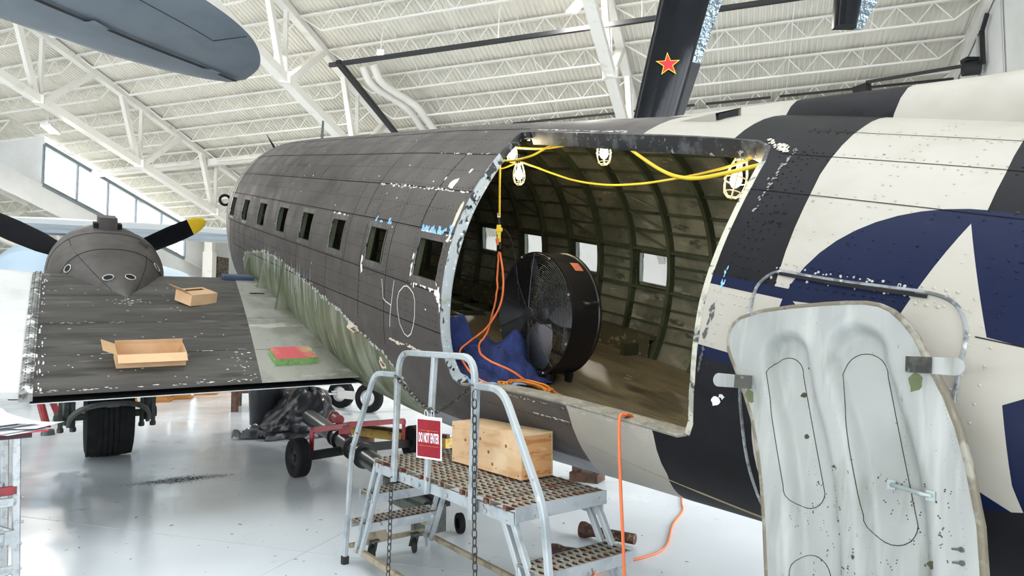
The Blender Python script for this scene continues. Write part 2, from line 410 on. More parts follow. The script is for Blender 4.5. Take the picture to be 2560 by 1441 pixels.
# ================================================================== the transport aircraft
M_od = mat('faded_olive_paint', '4b4643', .6, 0, [('5a5551', 1.1, .42, .7, (.5, 1, 1.6)), ('403b38', 3.5, .55, .75, (1, 1, .4)), ('544f4c', 24, .66, .74, (.35, 1, 1), .5)], bump=(5, .05), rvar=(3, .5, .72), spec=.25)
M_green = mat('bare_green_primer', '6b7058', .5, .25, [('8f9280', 2.4, .46, .62, (2.2, 1, .35)), ('4b5138', 3.2, .5, .66, (2.5, 1, .3)), ('a39f8c', 9, .66, .74, (3, 1, .2))], bump=(6, .06))
M_white = mat('white_stripe_paint', 'a6a196', .45, 0, [('9d988c', 2.2, .5, .7), ('8d897f', 30, .72, .78)], bump=(4, .04))
M_black = mat('black_stripe_paint', '131316', .55, 0, [('1c1c1f', 1.8, .45, .68), ('0f0f11', 6, .55, .7)], bump=(5, .05), spec=.15)
M_navy = mat('insignia_blue_paint', '0c1634', .5, 0, [('121a36', 2.2, .5, .68), ('1f2743', 12, .66, .74, (.4, 1, 1))], bump=(5, .05), spec=.15)
M_belly = mat('neutral_grey_paint', '8d9093', .5, 0, [('7c7f82', 2, .45, .65)])
M_int = mat('interior_green_primer', '74715f', .6, 0, [('525243', 2.2, .42, .60), ('8a8674', 6, .58, .7, (.4, 1, 1)), ('a09684', 16, .66, .73, (.25, 1, 1)), ('3a3a2a', 9, .60, .70, (.5, 1, 1))], bump=(12, .1))
M_frame = mat('interior_frame_green', '3e432e', .55, 0, [('2c3020', 4, .45, .65), ('66694f', 22, .68, .75)])
M_rim = mat('worn_door_edge', '9aa1a3', .55, .2, [('22262a', 16, .55, .59, (1, 1, .5)), ('8b917f', 9, .58, .68), ('c4c6c4', 24, .62, .68)])
M_rimblk = mat('black_worn_header', '18191b', .5, 0, [('7e8285', 22, .62, .67), ('4a4c4e', 8, .5, .62), ('b9bdbd', 40, .68, .72)])
M_chipw = mat('chip_white', 'e6e2d6', .6); M_chipb = mat('chip_blue', '7fb2dd', .6); M_chipt = mat('chip_tan', 'd2c3ae', .7); M_chipm = mat('chip_metal', 'c9cbc9', .45, .4)
M_seam = mat('panel_seam', '211e1c', .9, spec=.1); M_rivet = mat('rivet_shade_dirt', '2b2725', .8, spec=.1); M_doub = mat('window_doubler_paint', '4f4a47', .55, 0, [('5f5a56', 9, .5, .64)], spec=.25)  # rivet colour: the skin paint with shading and dirt darkened in
M_alum = mat('worn_aluminium', 'aaa99f', .45, .35, [('8f8f82', 2, .45, .6, (.6, 1, 1)), ('c6c5bc', 5, .6, .7, (1, .3, 1)), ('6d6d60', 14, .66, .74)], bump=(5, .05))
M_wing = mat('worn_wing_paint', '474441', .65, 0, [('5c5954', 1.7, .44, .66, (2.0, .35, 1)), ('837e73', 5, .60, .76, (1.8, .2, 1)), ('363331', 4, .52, .68, (1.6, .25, 1))], bump=(6, .06), spec=.3)
M_wwhite = mat('outer_wing_white', 'f1f1ef', .35, 0, [('e4e4e2', 3, .5, .7)])
M_dark = mat('black_void', '0a0a0b', .9); M_rub = mat('tyre_rubber', '131315', .8, 0, [('1c1c1e', 6, .45, .65)], bump=(30, .1), spec=.25); M_gear = mat('gear_grey_green', '50554f', .5, .3, [('3a3e39', 8, .5, .65)])
M_prop = mat('propeller_black', '0e0f13', .6, spec=.15); M_yel = mat('tip_yellow', 'e9c22a', .5)
M_ply = mat('cabin_floor_ply', '6d6048', .5, 0, [('857a60', 1.4, .42, .66, (.4, 1, 1)), ('4d4433', 3.5, .5, .68, (.3, 1, 1)), ('978c72', 14, .64, .72, (.3, 1, 1))])

OL = V((5.48, 0, -3.62))
plane = thing('transport_aircraft', 'dark olive twin-engine transport aircraft with black and white stripes and open cargo doorway', 'aircraft', AX @ OL + AT, AX)
def AP(name, mb, mats, smooth=None, parent=None, fix=True):
    return mb.build(name, mats, parent or plane, smooth, None if parent else -OL, fix)
# --- fuselage cross-sections: x (nose +), port/starboard symmetric, waterline -0.37
ZC = -.37
fa = pch([-9, -5, -2.8, -1, 5.5, 6, 7, 8, 9, 9.8, 10.3], [.45, 1.08, 1.255, 1.286, 1.286, 1.275, 1.235, 1.09, .82, .5, .05])
ft = pch([-9, -5, -3.4, -2, -1.2, -.2, 1, 2.5, 6, 7, 7.8, 8.6, 9.5, 10.3], [.5, 1.1, 1.27, 1.37, 1.395, 1.41, 1.435, 1.43, 1.43, 1.405, 1.28, .8, .45, .05])
fn = pch([-9, -1.5, 1.2, 6, 8, 10.3], [2, 2, 2.8, 2.6, 2.0, 2])
fb = pch([-9, -5, -3.2, -2, -1, 0, 1.2, 2.5, 5, 7, 8.5, 9.5, 10.3], [-.5, -.942, -1.177, -1.412, -1.61, -1.745, -1.855, -1.97, -2.03, -1.95, -1.75, -1.4, -.45])
_cache = {}
def sect(x):
    k = round(x, 5)
    if k not in _cache: _cache[k] = (fa(x), ft(x), ZC - fb(x), fn(x))
    return _cache[k]
def S(x, th, off=0.0):
    a, t, bt, n = sect(x); c, s = math.cos(th), math.sin(th)
    if c > 0: p = V((x, a * s, ZC + t * c))
    else: p = V((x, a * math.copysign(max(0.0, 1 - abs(c) ** n) ** (1 / n), s), ZC + bt * c))
    if off: p = p + SN(x, th) * off
    return p
def SN(x, th):
    e = .004; du = S(x + e, th) - S(x - e, th); dt = S(x, min(th + e, PI - 1e-4)) - S(x, max(th - e, -PI + 1e-4))
    n = dt.cross(du)
    if n.length < 1e-12: return V((0, 0, -1))
    n.normalize()
    if n.y * math.sin(th) + n.z * math.cos(th) < 0: n = -n
    return n
# --- outlines on the skin in (x, theta)
DOOR = [(-.30, .487), (-.36, .60), (-.422, .729), (-.462, .85), (-.485, .943), (-.505, 1.1), (-.52, 1.26), (-.525, 1.39), (-.525, 1.534), (-.527, 1.709), (-.536, 1.822), (-.555, 1.95), (-.60, 2.045), (-.69, 2.068),
        (-.9, 2.04), (-1.16, 1.998), (-1.65, 1.958), (-2.11, 1.93), (-2.46, 1.911), (-2.70, 1.897), (-2.765, 1.865), (-2.795, 1.79), (-2.80, 1.70), (-2.797, 1.568), (-2.775, 1.435), (-2.755, 1.314), (-2.745, 1.2), (-2.738, 1.1), (-2.728, .99),
        (-2.708, .852), (-2.675, .72), (-2.625, .625), (-2.53, .585), (-2.29, .575), (-1.68, .556), (-1.2, .53), (-.82, .508), (-.55, .492), (-.40, .482)]
def dense(poly, st=.05, closed=True):
    out = []; n = len(poly)
    for i in range(n if closed else n - 1):
        a, b = poly[i], poly[(i + 1) % n]; d = math.hypot(b[0] - a[0], (b[1] - a[1]) * 1.25); k = max(1, int(d / st))
        out += [(a[0] + (b[0] - a[0]) * t / k, a[1] + (b[1] - a[1]) * t / k) for t in range(k)]
    if not closed: out.append(poly[-1])
    return out
def rect(x0, x1, t0, t1): return [(x0, t0), (x1, t0), (x1, t1), (x0, t1)]
TW0, TW1 = 1.309, 1.521
PW = [rect(k - .392, k, TW0, TW1) for k in range(8)]
SW = [rect(k + .068 - .392, k + .068, -TW1, -TW0) for k in range(-1, 8)]
GREEN = [(5.9, 2.3), (5.827, 2.06), (5.771, 1.895), (5.60, 1.82), (5.408, 1.792), (4.816, 1.74), (4.2, 1.728), (3.704, 1.736), (2.94, 1.786), (2.154, 1.851), (1.554, 1.908), (1.051, 1.996), (.556, 2.079), (.325, 2.187), (.22, 2.386), (.20, 2.60), (.3, 3.05), (5.9, 3.05)]
st_pts = [(-3.645, .898), (-3.82, 1.225), (-4.15, 1.24), (-3.91, 1.385), (-4.03, 1.715), (-3.67, 1.525), (-3.33, 1.715), (-3.43, 1.385), (-3.165, 1.24), (-3.555, 1.212)]
CIRC = [(-3.69 + .574 * math.cos(2 * PI * k / 48), 1.30 + .459 * math.sin(2 * PI * k / 48)) for k in range(48)]
LW1 = [(-1.60, -3.1), (-1.64, 0), (-1.68, .5), (-1.80, 1.2), (-1.89, 2.0), (-1.85, 2.2), (-1.80, 2.37), (-1.64, 2.67), (-1.60, 3.1)]
LW1b = [(-2.28, -3.1), (-2.28, 0), (-2.38, .57), (-2.5, 1.2), (-2.545, 1.95), (-2.50, 2.25), (-2.34, 2.62), (-2.3, 3.1)]
L2 = [(-2.85, -3.1), (-2.85, 0), (-2.945, .4), (-3.0, .76), (-3.03, .91), (-3.065, 1.17), (-3.10, 1.5), (-3.12, 2.1), (-3.0, 3.1)]
L3 = [(-3.5, -3.1), (-3.5, 0), (-3.61, .48), (-3.65, .68), (-3.68, .92), (-3.72, 1.5), (-3.7, 3.1)]
L4 = [(-4.3, -3.1), (-4.3, 3.1)]
def lx(poly, th):
    for (x0, t0), (x1, t1) in zip(poly, poly[1:]):
        if t0 <= th <= t1: return x0 + (x1 - x0) * (th - t0) / (t1 - t0)
    return poly[0][0] if th < poly[0][1] else poly[-1][0]
def pin(poly, x, y):
    r = False; n = len(poly); j = n - 1
    for i in range(n):
        xi, yi = poly[i]; xj, yj = poly[j]
        if (yi > y) != (yj > y) and x < (xj - xi) * (y - yi) / (yj - yi) + xi: r = not r
        j = i
    return r
NB = [(7.0, 7.06), (7.22, 7.30), (7.5, 7.62)]
def region(x, t):
    if t > 0:
        if pin(GREEN, x, t): return 1
        if pin(CIRC, x, t): return 2 if pin(st_pts, x, t) else 4
        if -3.3 < x < -2.62 and 1.205 < t < 1.482: return 2 if 1.24 < t < 1.446 else 4
    if .55 < abs(t) < 1.95 and any(a < x < b for a, b in NB): return 2
    if x < lx(LW1, t):
        if x > lx(LW1b, t): return 2
        if x > lx(L2, t): return 3
        if x > lx(L3, t): return 2
        if x > lx(L4, t): return 3
        return 0
    if abs(t) > 2.43: return 5
    return 0
pts = []; edges = []
def addpoly(poly, closed=True):
    o = len(pts); pts.extend(poly); n = len(poly)
    edges.extend((o + i, o + (i + 1) % n) for i in range(n if closed else n - 1))
K = 1.25
holes = [dense(DOOR, .04)] + [dense(r, .1) for r in PW + SW]
for h in holes: addpoly([(x, t * K) for x, t in h])
for g in (GREEN, CIRC, st_pts): addpoly([(x, t * K) for x, t in dense(g, .06)])
for g in (LW1, LW1b, L2, L3, L4): addpoly([(x, t * K) for x, t in dense(g, .1, False)], False)
for t in (1.205, 1.24, 1.446, 1.482): addpoly([(x, t * K) for x, tt in dense([(-3.3, t), (-2.62, t)], .08, False) for t in (tt,)], False)
for s in (1, -1): addpoly([(x, s * 2.43 * K) for x in [8.0 - .15 * i for i in range(66)]], False)
for a, c in NB:
    for x in (a, c): addpoly([(x, t * K) for x, t in dense([(x, .55), (x, 1.95)], .1, False)], False)
xs = []; x = -8.6
while x < 10.28: xs.append(x); x += .13 if x < 6.5 else .09
xs.append(10.28)
nt = 84
tb = PI - .0005
addpoly([(x, tb * K) for x in xs], False); addpoly([(x, -tb * K) for x in xs], False)
for x in xs:
    for i in range(1, nt): pts.append((x, (-tb + 2 * tb * i / nt) * K))
r_ = delaunay_2d_cdt([V(p) for p in pts], edges, [], 0, 1e-5)
cv, cf = r_[0], r_[2]
vs = [(p.x, p.y / K) for p in cv]
faces = []; fm = []
for f in cf:
    cx = sum(vs[i][0] for i in f) / 3; ct = sum(vs[i][1] for i in f) / 3
    if -2.85 < cx < -.25 and pin(DOOR, cx, ct): continue
    if TW0 < abs(ct) < TW1 and (any(r[0][0] < cx < r[1][0] for r in PW) if ct > 0 else any(r[0][0] < cx < r[1][0] for r in SW)): continue
    faces.append(f); fm.append(region(cx, ct))
n0 = len(vs); P3 = [S(x, t) for x, t in vs]; N3 = [SN(x, t) for x, t in vs]
out_v = [tuple(p) for p in P3] + [tuple(p - n * .014) for p, n in zip(P3, N3)]
allf = []; allm = []
for f, m in zip(faces, fm):
    a, b, c = f
    nrm = (P3[b] - P3[a]).cross(P3[c] - P3[a])
    if nrm.dot(N3[a]) < 0: f = (a, c, b)
    allf.append(f); allm.append(m); allf.append((f[0] + n0, f[2] + n0, f[1] + n0)); allm.append(6)
ec = {}
for f in allf[::2]:
    for i in range(3):
        a, b = f[i], f[(i + 1) % 3]; k = (min(a, b), max(a, b)); ec[k] = None if k in ec else (a, b)
nrm_v = [tuple(n) for n in N3] + [tuple(-n) for n in N3]
for e in ec.values():
    if e is None: continue
    a, b = e
    if abs(vs[a][1]) > 3.1 or vs[a][0] > 10.2 or vs[a][0] < -8.55: continue
    allf.append((b, a, a + n0, b + n0)); allm.append(7)
me = bpy.data.meshes.new('fuselage_skin'); me.from_pydata(out_v, [], allf)
for x in (M_od, M_green, M_white, M_black, M_navy, M_belly, M_int, M_rim): me.materials.append(x)
me.polygons.foreach_set('material_index', allm)
me.polygons.foreach_set('use_smooth', [True] * len(allf))
me.normals_split_custom_set_from_vertices(nrm_v); me.update()
skin = link('fuselage_skin', me, plane, -OL)

# --- seams, rivets and paint chips on the skin
def ribbon(mb, line, w, off=.0012, m=0):
    L_ = [S(x, t, off) for x, t in line]; n = len(L_)
    for i in range(n):
        d = (L_[min(i + 1, n - 1)] - L_[max(i - 1, 0)]).normalized(); s = d.cross(SN(*line[i])).normalized() * (w / 2)
        mb.v += [tuple(L_[i] - s), tuple(L_[i] + s)]
    o = len(mb.v) - 2 * n
    for i in range(n - 1): mb.f.append((o + 2 * i, o + 2 * i + 1, o + 2 * i + 3, o + 2 * i + 2)); mb.m.append(m)
def clear(x, t, pad=.03):
    if -2.83 - pad < x < -.25 + pad and .44 < t < 2.1 and (pin(DOOR, x, t) or pin(DOOR, x - pad, t) or pin(DOOR, x + pad, t) or pin(DOOR, x, t - pad) or pin(DOOR, x, t + pad)): return False
    if TW0 - pad < t < TW1 + pad and any(k - .392 - pad < x < k + pad for k in range(8)): return False
    return True
sm = MB()
def seam(line, w=.008):
    seg = []
    for p in dense(line, .06, False):
        if clear(*p, .01): seg.append(p)
        else:
            if len(seg) > 1: ribbon(sm, seg, w)
            seg = []
    if len(seg) > 1: ribbon(sm, seg, w)
for t, a, c in ((.735, 7.2, -.4), (1.01, 7.2, -.47), (1.255, 7.3, -.5), (1.572, 7.2, -.52), (1.79, 6.5, -.52), (.42, 7.0, -.3)): seam([(a, t), (c, t)])
for x, a, c in ((2.98, .1, 1.01), (1.22, .42, 1.255), (1.5, 1.01, 1.57), (4.5, .3, 1.01), (.05, .735, 1.25), (3.05, 1.57, 1.78), (1.08, 1.3, 1.9), (.49, 1.25, 2.0), (5.0, 1.0, 1.7), (6.1, .5, 1.79), (2.0, 1.57, 1.85), (6.9, .6, 1.9), (7.9, .5, 1.9)): seam([(x, a), (x, c)])
for t in (.47, .66, .86): seam([(-2.72, t), (-4.6, t)], .004)
seam([(-2.82, 1.2405), (-3.0, 1.2405)], .003); seam([(-3.79, 1.23), (-4.5, 1.23)], .004)
AP('panel_seams', sm, M_seam, fix=False)['kind'] = 'stuff'
rv = MB(); rw = MB(); rk = MB()
def rivet(mb, x, t, r, h, k=6, m=0):
    p = S(x, t); n = SN(x, t); s, u = frame(n)
    o = len(mb.v); mb.v.append(tuple(p + n * h))
    for ring, (rr, hh) in enumerate(((r * .62, h * .82), (r, 0.0003)) if k > 4 else ((r, .0003),)):
        mb.v += [tuple(p + n * hh + s * (rr * math.cos(2 * PI * i / k)) + u * (rr * math.sin(2 * PI * i / k))) for i in range(k)]
    for i in range(k):
        mb.f.append((o, o + 1 + i, o + 1 + (i + 1) % k)); mb.m.append(m)
        if k > 4: mb.f.append((o + 1 + i, o + 1 + k + i, o + 1 + k + (i + 1) % k, o + 1 + (i + 1) % k)); mb.m.append(m)
def rrow(line, st, r, h, near=False):
    L_ = dense(line, st, False)
    for x, t in L_:
        if not clear(x, t, .012): continue
        g = region(x, t)
        if near: rivet({2: rw, 4: rk, 3: rk}.get(g, rk), x, t, r, h, 6, 1 if g == 4 else 0)
        else: rivet(rv, x, t, r, h, 4)
for i in range(16):        # frames: two-metre-long rows of small rivets forward of the doorway
    x = -.44 + .5 * i
    rrow([(x, .2), (x, 1.9)], .042, .0062, .0022)
for t in (.58, .87, 1.13, 1.37, 1.45, 1.66, 1.735, .41, .725, .99, 1.265, 1.56): rrow([(7.0, t), (-.44, t)], .046, .0058, .0020)
for x0, t0, x1, t1 in ((3.05, 1.24, 2.3, 1.03), (2.55, 1.24, 1.55, 1.03), (1.5, 1.24, .7, 1.03), (1.0, 1.24, .1, 1.06), (.47, 1.24, -.3, 1.1), (2.45, 1.01, 2.0, .74), (1.6, .76, 1.25, .99), (5.0, 1.6, 4.3, 1.9), (.95, 1.62, .2, 1.5)): rrow([(x0, t0), (x1, t1)], .05, .0058, .002)
for t in (.45, .485, .64, .68, .845, .88, 1.0, 1.03, 1.13, 1.165): rrow([(-2.74, t), (-4.3, t)], .047 if t in (.64, .68, .485) else .075, .0052, .003, True)
for x, a, c in ((-2.83, .6, 1.5), (-2.86, .62, 1.5), (-2.90, .64, 1.2), (-2.93, .8, 1.2), (-3.28, .3, 1.12), (-3.31, .3, 1.12), (-3.52, .5, 1.1), (-3.8, .5, 1.2), (-3.84, .9, 1.5)): rrow([(x, a), (x, c)], .042 if x > -2.95 else .06, .0052, .003, True)
for x, t in ((-2.92, .945), (-2.96, .945), (-2.92, .985), (-2.96, .985)): rivet(rk, x, t, .011, .005, 6)
rrow([(-3.03, 1.195), (-3.66, 1.17)], .035, .007, .004, True); rrow([(-3.08, 1.125), (-3.7, 1.118)], .035, .007, .004, True)
rrow([(-2.8, 1.262), (-2.98, 1.262)], .02, .005, .003, True); rrow([(-2.87, 1.3), (-2.87, 1.43)], .04, .006, .003, True); rrow([(-2.92, 1.36), (-2.98, 1.36)], .03, .006, .003, True); rrow([(-2.92, 1.29), (-2.98, 1.29)], .03, .006, .003, True)
for t in (1.93, 2.03, 2.3, 2.32): rrow([(-.7, t + .12), (-2.5, t + .03)], .035, .0045, .002, True)
rrow([(-2.83, 1.53), (-2.83, 1.85)], .04, .004, .002, True); rrow([(-2.9, 1.53), (-2.9, 2.0)], .05, .004, .002, True); rrow([(-2.83, 1.54), (-3.05, 1.56)], .035, .004, .002, True)
AP('small_rivets', rv, M_rivet, fix=False)['kind'] = 'stuff'
AP('stripe_rivets', rk, [M_black, M_navy], 60, fix=False)['kind'] = 'stuff'
AP('white_rivets', rw, M_white, 60, fix=False)['kind'] = 'stuff'
ch = MB(); rc = random.Random(11)
def chip(x, t, w, h, m, jag=.45, n=11, off=.0016):
    ps = []
    for k in range(n):
        a = 2 * PI * k / n; g = 1 + rc.uniform(-jag, jag)
        ps.append((x + w / 2 * math.cos(a) * g, t + h / 2 / K * math.sin(a) * g))
    if not all(clear(p[0], p[1], .0) for p in ps): return
    o = len(ch.v); ch.v += [tuple(S(*p, off)) for p in ps] + [tuple(S(x, t, off))]
    for k in range(n): ch.f.append((o + n, o + k, o + (k + 1) % n)); ch.m.append(m)
def chips(line, cnt, wr, hr, spread, m):
    L_ = dense(line, .01, False)
    for _ in range(cnt):
        x, t = rc.choice(L_); chip(x + rc.gauss(0, spread * .6), t + rc.gauss(0, spread) / K, rc.uniform(*wr), rc.uniform(*hr), m)
chips([(1.2, 1.015), (-.4, 1.015)], 70, (.015, .05), (.004, .012), .006, 0); chips([(.5, .735), (-.35, .725)], 16, (.015, .045), (.004, .010), .004, 0)
chip(-.12, .965, .09, .10, 0, .3); chip(-.24, .87, .04, .04, 0, .3); chip(.05, .94, .03, .03, 0); chip(-.44, 1.15, .05, .22, 2, .25); chip(-.44, 1.22, .045, .14, 2, .25)
chips([(.0, 1.262), (-.45, 1.262)], 26, (.02, .06), (.02, .06), .016, 1); chips([(.0, 1.28), (-.48, 1.285)], 34, (.015, .05), (.01, .04), .012, 0); chips([(.95, 1.262), (.55, 1.27)], 12, (.02, .045), (.02, .05), .015, 1)
chips([(2.0, 1.275), (1.6, 1.283)], 22, (.02, .06), (.008, .02), .008, 0); chip(1.04, 1.555, .06, .13, 0, .3); chip(1.02, 1.59, .03, .05, 0)
chips([(.02, 1.33), (.02, 1.52)], 12, (.012, .03), (.02, .05), .006, 0); chips([(0, 1.54), (-.5, 1.56)], 26, (.02, .06), (.015, .05), .012, 0); chips([(-.42, 1.56), (-.5, 1.64)], 14, (.02, .05), (.03, .08), .012, 0)
for k in range(3, 8): chips([(k - .39, 1.535), (k, 1.535)], 9, (.02, .05), (.008, .018), .006, 0)
chips([(2.0, 1.535), (1.6, 1.545)], 8, (.02, .04), (.006, .014), .006, 0)
G_ = [g for g in GREEN[2:15]]
chips(G_, 260, (.012, .05), (.008, .028), .010, 3); chips([(4.5, 1.76), (2.2, 1.87)], 50, (.008, .018), (.08, .3), .03, 3)
chip(1.25, 1.99, .28, .09, 2, .35, 15); chip(1.18, 2.0, .2, .05, 4, .4, 15); chip(.66, 2.17, .13, .1, 2, .4, 13); chip(.65, 2.17, .08, .05, 4, .4)
chips([(.36, 1.95), (-.18, 1.947)], 30, (.02, .06), (.008, .025), .008, 2); chip(-2.93, 1.635, .045, .06, 0, .25); chip(-2.96, 1.60, .03, .03, 3)
chips([(-2.78, .62), (-2.82, .95)], 46, (.004, .012), (.006, .02), .012, 6); chips([(-2.82, 1.16), (-2.83, 1.24)], 9, (.005, .012), (.01, .03), .006, 1); chips([(-2.815, 1.3), (-2.825, 1.53)], 20, (.005, .018), (.01, .04), .008, 5)
chips([(-1.5, .515), (-.45, .45)], 34, (.03, .08), (.004, .012), .006, 3); chips([(-2.6, .57), (-2.74, .64)], 30, (.01, .03), (.008, .025), .010, 2)
chips([(-.48, .62), (-.515, 1.5)], 40, (.006, .014), (.012, .03), .006, 0); chips([(-1.0, 2.045), (-2.6, 1.925)], 36, (.01, .04), (.003, .008), .003, 3); chips([(-1.5, 2.09), (-1.85, 2.07)], 14, (.015, .04), (.004, .010), .003, 0)
for _ in range(40): chip(rc.uniform(-.3, 6.5), rc.uniform(.3, 1.75), rc.uniform(.008, .025), rc.uniform(.006, .02), 0)
for _ in range(10): chip(rc.uniform(-4, -2.9), rc.uniform(.4, 1.1), rc.uniform(.004, .012), rc.uniform(.003, .008), 5)
AP('paint_chips', ch, [M_chipw, M_chipb, M_chipt, M_chipm, mat('chip_rust', '6b5a45', .9), mat('chip_dark', '4a4a48', .7), mat('chip_grey', '84847f', .6)], fix=False)['kind'] = 'stuff'
# chalked figures
ck = MB()
for line in ([(.56, 1.60), (.53, 1.66), (.508, 1.71), (.45, 1.725), (.34, 1.735)], [(.31, 1.585), (.33, 1.7), (.355, 1.80), (.365, 1.87)],
             [(.2, 1.64), (.119, 1.598), (.06, 1.59), (0, 1.60), (-.06, 1.62), (-.094, 1.66), (-.10, 1.74), (-.08, 1.80), (-.03, 1.86), (.03, 1.885), (.09, 1.875), (.167, 1.826), (.215, 1.74), (.225, 1.69), (.2, 1.64)]):
    ribbon(ck, dense(line, .03, False), .009, .002)
AP('chalk_number', ck, mat('chalk', 'd4d2cb', .9), fix=False)['label'] = 'chalked number 40 in pale strokes'
# window doublers outside, window frames inside
def framestrip(r, w, off0, off1, name, mt):
    (x0, t0), (x1, _), (_, t1), _ = r; b = MB(); wt = w / K
    ring = lambda e, o: [S(x, t, o) for x, t in dense(rect(x0 - e, x1 + e, min(t0, t1) - e / K, max(t0, t1) + e / K), 9)]
    a, c = ring(.0, off1), ring(w, off1); d, g = ring(0, off0), ring(w, off0); n = len(a)
    b.add(a + c + d + g, [(i, (i + 1) % n, n + (i + 1) % n, n + i) for i in range(n)] + [(n + i, n + (i + 1) % n, 3 * n + (i + 1) % n, 3 * n + i) for i in range(n)] + [(2 * n + i, 2 * n + (i + 1) % n, (i + 1) % n, i) for i in range(n)])
    AP(name, b, mt)
M_winfr = mat('window_frame_green', '37422f', .6, 0, [('34382a', 9, .46, .6), ('7a7f70', 20, .68, .73)])
for r in PW: framestrip(r, .045, -.002, .0025, 'window_doubler', M_doub)
for r in PW + SW: framestrip(r, .03, -.055, -.012, 'window_frame', M_winfr)
# interior hoops and stringers
FX = [-4.4 + .5 * i for i in range(24)]
FX = [x + .06 for x in FX]
for x in FX:
    if x > 6.8: continue
    t1 = .47 if -2.78 < x < -.27 else 2.15
    b = MB(); L_ = []; n = int((t1 + 2.15) / .07)
    for i in range(n + 1):
        t = -2.15 + (t1 + 2.15) * i / n
        L_.append([S(x - .011, t, -.013), S(x - .011, t, -.075), S(x + .03, t, -.075), S(x + .03, t, -.068), S(x + .011, t, -.068), S(x + .011, t, -.013)])
    b.loft(L_, 0, True, True); AP('hoop_frame', b, M_frame)
def stringer(t, x0, x1, d, w):
    b = MB(); L_ = []; n = int((x1 - x0) / .25)
    for i in range(n + 1):
        x = x0 + (x1 - x0) * i / n; e = w / 2
        L_.append([S(x, t - e, -.013), S(x, t - e, -.013 - d), S(x, t + e, -.013 - d), S(x, t + e, -.013)])
    b.loft(L_, 0, True, True); AP('stringer', b, M_frame)
for t in (-.12, -.3, -.48, -.66, -.84, -1.0, -1.14, -1.39, -1.455, -1.68, -1.80, -1.92): 
    if t in (-1.39, -1.455): continue
    stringer(t, -4.4, 6.8, .028, .012)
for t in (-1.275, -1.56): stringer(t, -4.4, 6.8, .055, .02)
for t in (.06, .24, .42): stringer(t, -4.4, 6.8, .028, .012)
for t in (.6, .78, .96, 1.12, 1.28, 1.56, 1.7, 1.85): stringer(t, -.44, 6.8, .028, .012)
for k in range(-4, 7):     # short stringer pieces between the windows
    for t in (-1.375, -1.45): stringer(t, k + .10, k + .64, .025, .012)
for x0, t0, x1, t1 in ((1.13, -.86, .70, -.99), (1.13, -1.01, .70, -1.13), (1.13, -1.15, .70, -1.26), (.13, -.86, -.30, -.99), (.13, -1.01, -.30, -1.13), (.13, -1.15, -.30, -1.26), (2.13, -1.01, 1.70, -1.13)):
    b = MB(); b.bar(S(x0, t0, -.03), S(x1, t1, -.03), .010, .02); AP('diagonal_brace', b, M_frame)
# cabin floor panels, joists forward of them, side coaming
FZ = -.99
for x0, x1 in ((-4.2, -2.35), (-2.34, -.115), (-.105, 1.86)):
    for y0, y1 in ((-1.12, -.42 if x0 > -1 else .2), (-.41 if x0 > -1 else .21, 1.10)):
        yy = lambda x, y: math.copysign(min(abs(y), math.sqrt(max(0, 1 - ((FZ - ZC) / (ZC - fb(x))) ** 2)) * fa(x) * .985), y)
        b = MB(); n = 6
        b.loft([[V((x, yy(x, y0), FZ)), V((x, yy(x, y1), FZ)), V((x, yy(x, y1), FZ - .018)), V((x, yy(x, y0), FZ - .018))] for x in [x0 + (x1 - x0) * i / n for i in range(n + 1)]], 0, True, True)
        AP('floor_panel', b, M_ply)
for x in (2.1, 2.6, 3.1, 3.6, 4.2, 4.8, 5.4): b = MB(); b.bar((x, -1.12, -1.03), (x, 1.12, -1.03), .03, .1); AP('floor_beam', b, M_frame)
for y in (-.75, -.3, .15, .6): b = MB(); b.bar((1.86, y, -1.0), (6.2, y, -1.0), .05, .03); AP('floor_rail', b, M_alum)
b = MB(); b.bar((-.3, -1.16, -.80), (6.2, -1.16, -.80), .14, .03); b.bar((-.3, -1.09, -.9), (6.2, -1.09, -.9), .012, .18); AP('side_coaming', b, mat('coaming', '4a4634', .6, 0, [('8b8570', 14, .6, .66)]))
b = MB(); b.box((-.15, -1.03, -.93), (.05, .25, .12)); AP('coaming_end', b, M_frame)
# doorway surround: front jamb, header, rear post, sill
def jamb(name, ia, ib, depth, mt, lip=.0, inn=0.0):
    L0 = dense([DOOR[i % len(DOOR)] for i in range(ia, ib + 1)], .03, False); b = MB(); cx, ct = -1.65, 1.2
    rg = []
    for x, t in L0:
        d = V((cx - x, (ct - t) * K)).normalized(); e = inn
        p0 = S(x, t, lip); p1 = S(x, t, -depth); x2, t2 = x + d.x * .03, t + d.y * .03 / K
        x3, t3 = x - d.x * .02, t - d.y * .02 / K
        rg.append([p0, S(x + d.x * e, t + d.y * e / K, lip), S(x2, t2, -depth), S(x2, t2, -depth - .012), S(x3, t3, -depth - .012), S(x3, t3, lip - .002)])
    b.loft(rg, 0, True, True); return AP(name, b, mt, 35)
jf = jamb('door_jamb', 2, 13, .045, M_rim, .003)
jamb('door_header', 30, 38, .08, M_rimblk, .003); jamb('door_corner', 38, 39 + 2, .035, M_rimblk, .003)
jamb('door_post', 20, 30, .03, mat('cream_edge_seal', 'b9b5a4', .6, 0, [('8e8f82', 9, .5, .6), ('3a3d40', 22, .6, .64)]),   .004, .008)
b = MB(); L0 = dense([DOOR[i] for i in range(13, 21)], .05, False); rg = []
for x, t in L0:
    p = S(x, t, .004); q = p + V((0, -.14, .008)); rg.append([p, p + V((0, -.002, .008)), q, q + V((0, 0, -.03)), p + V((0, -.01, -.012))])
b.loft(rg, 0, True, True); AP('door_sill', b, mat('worn_sill', '8d887c', .65, .1, [('74726a', 9, .46, .6), ('9f9b8e', 34, .56, .66), ('4e4e4a', 46, .62, .70)], bump=(20, .15)))
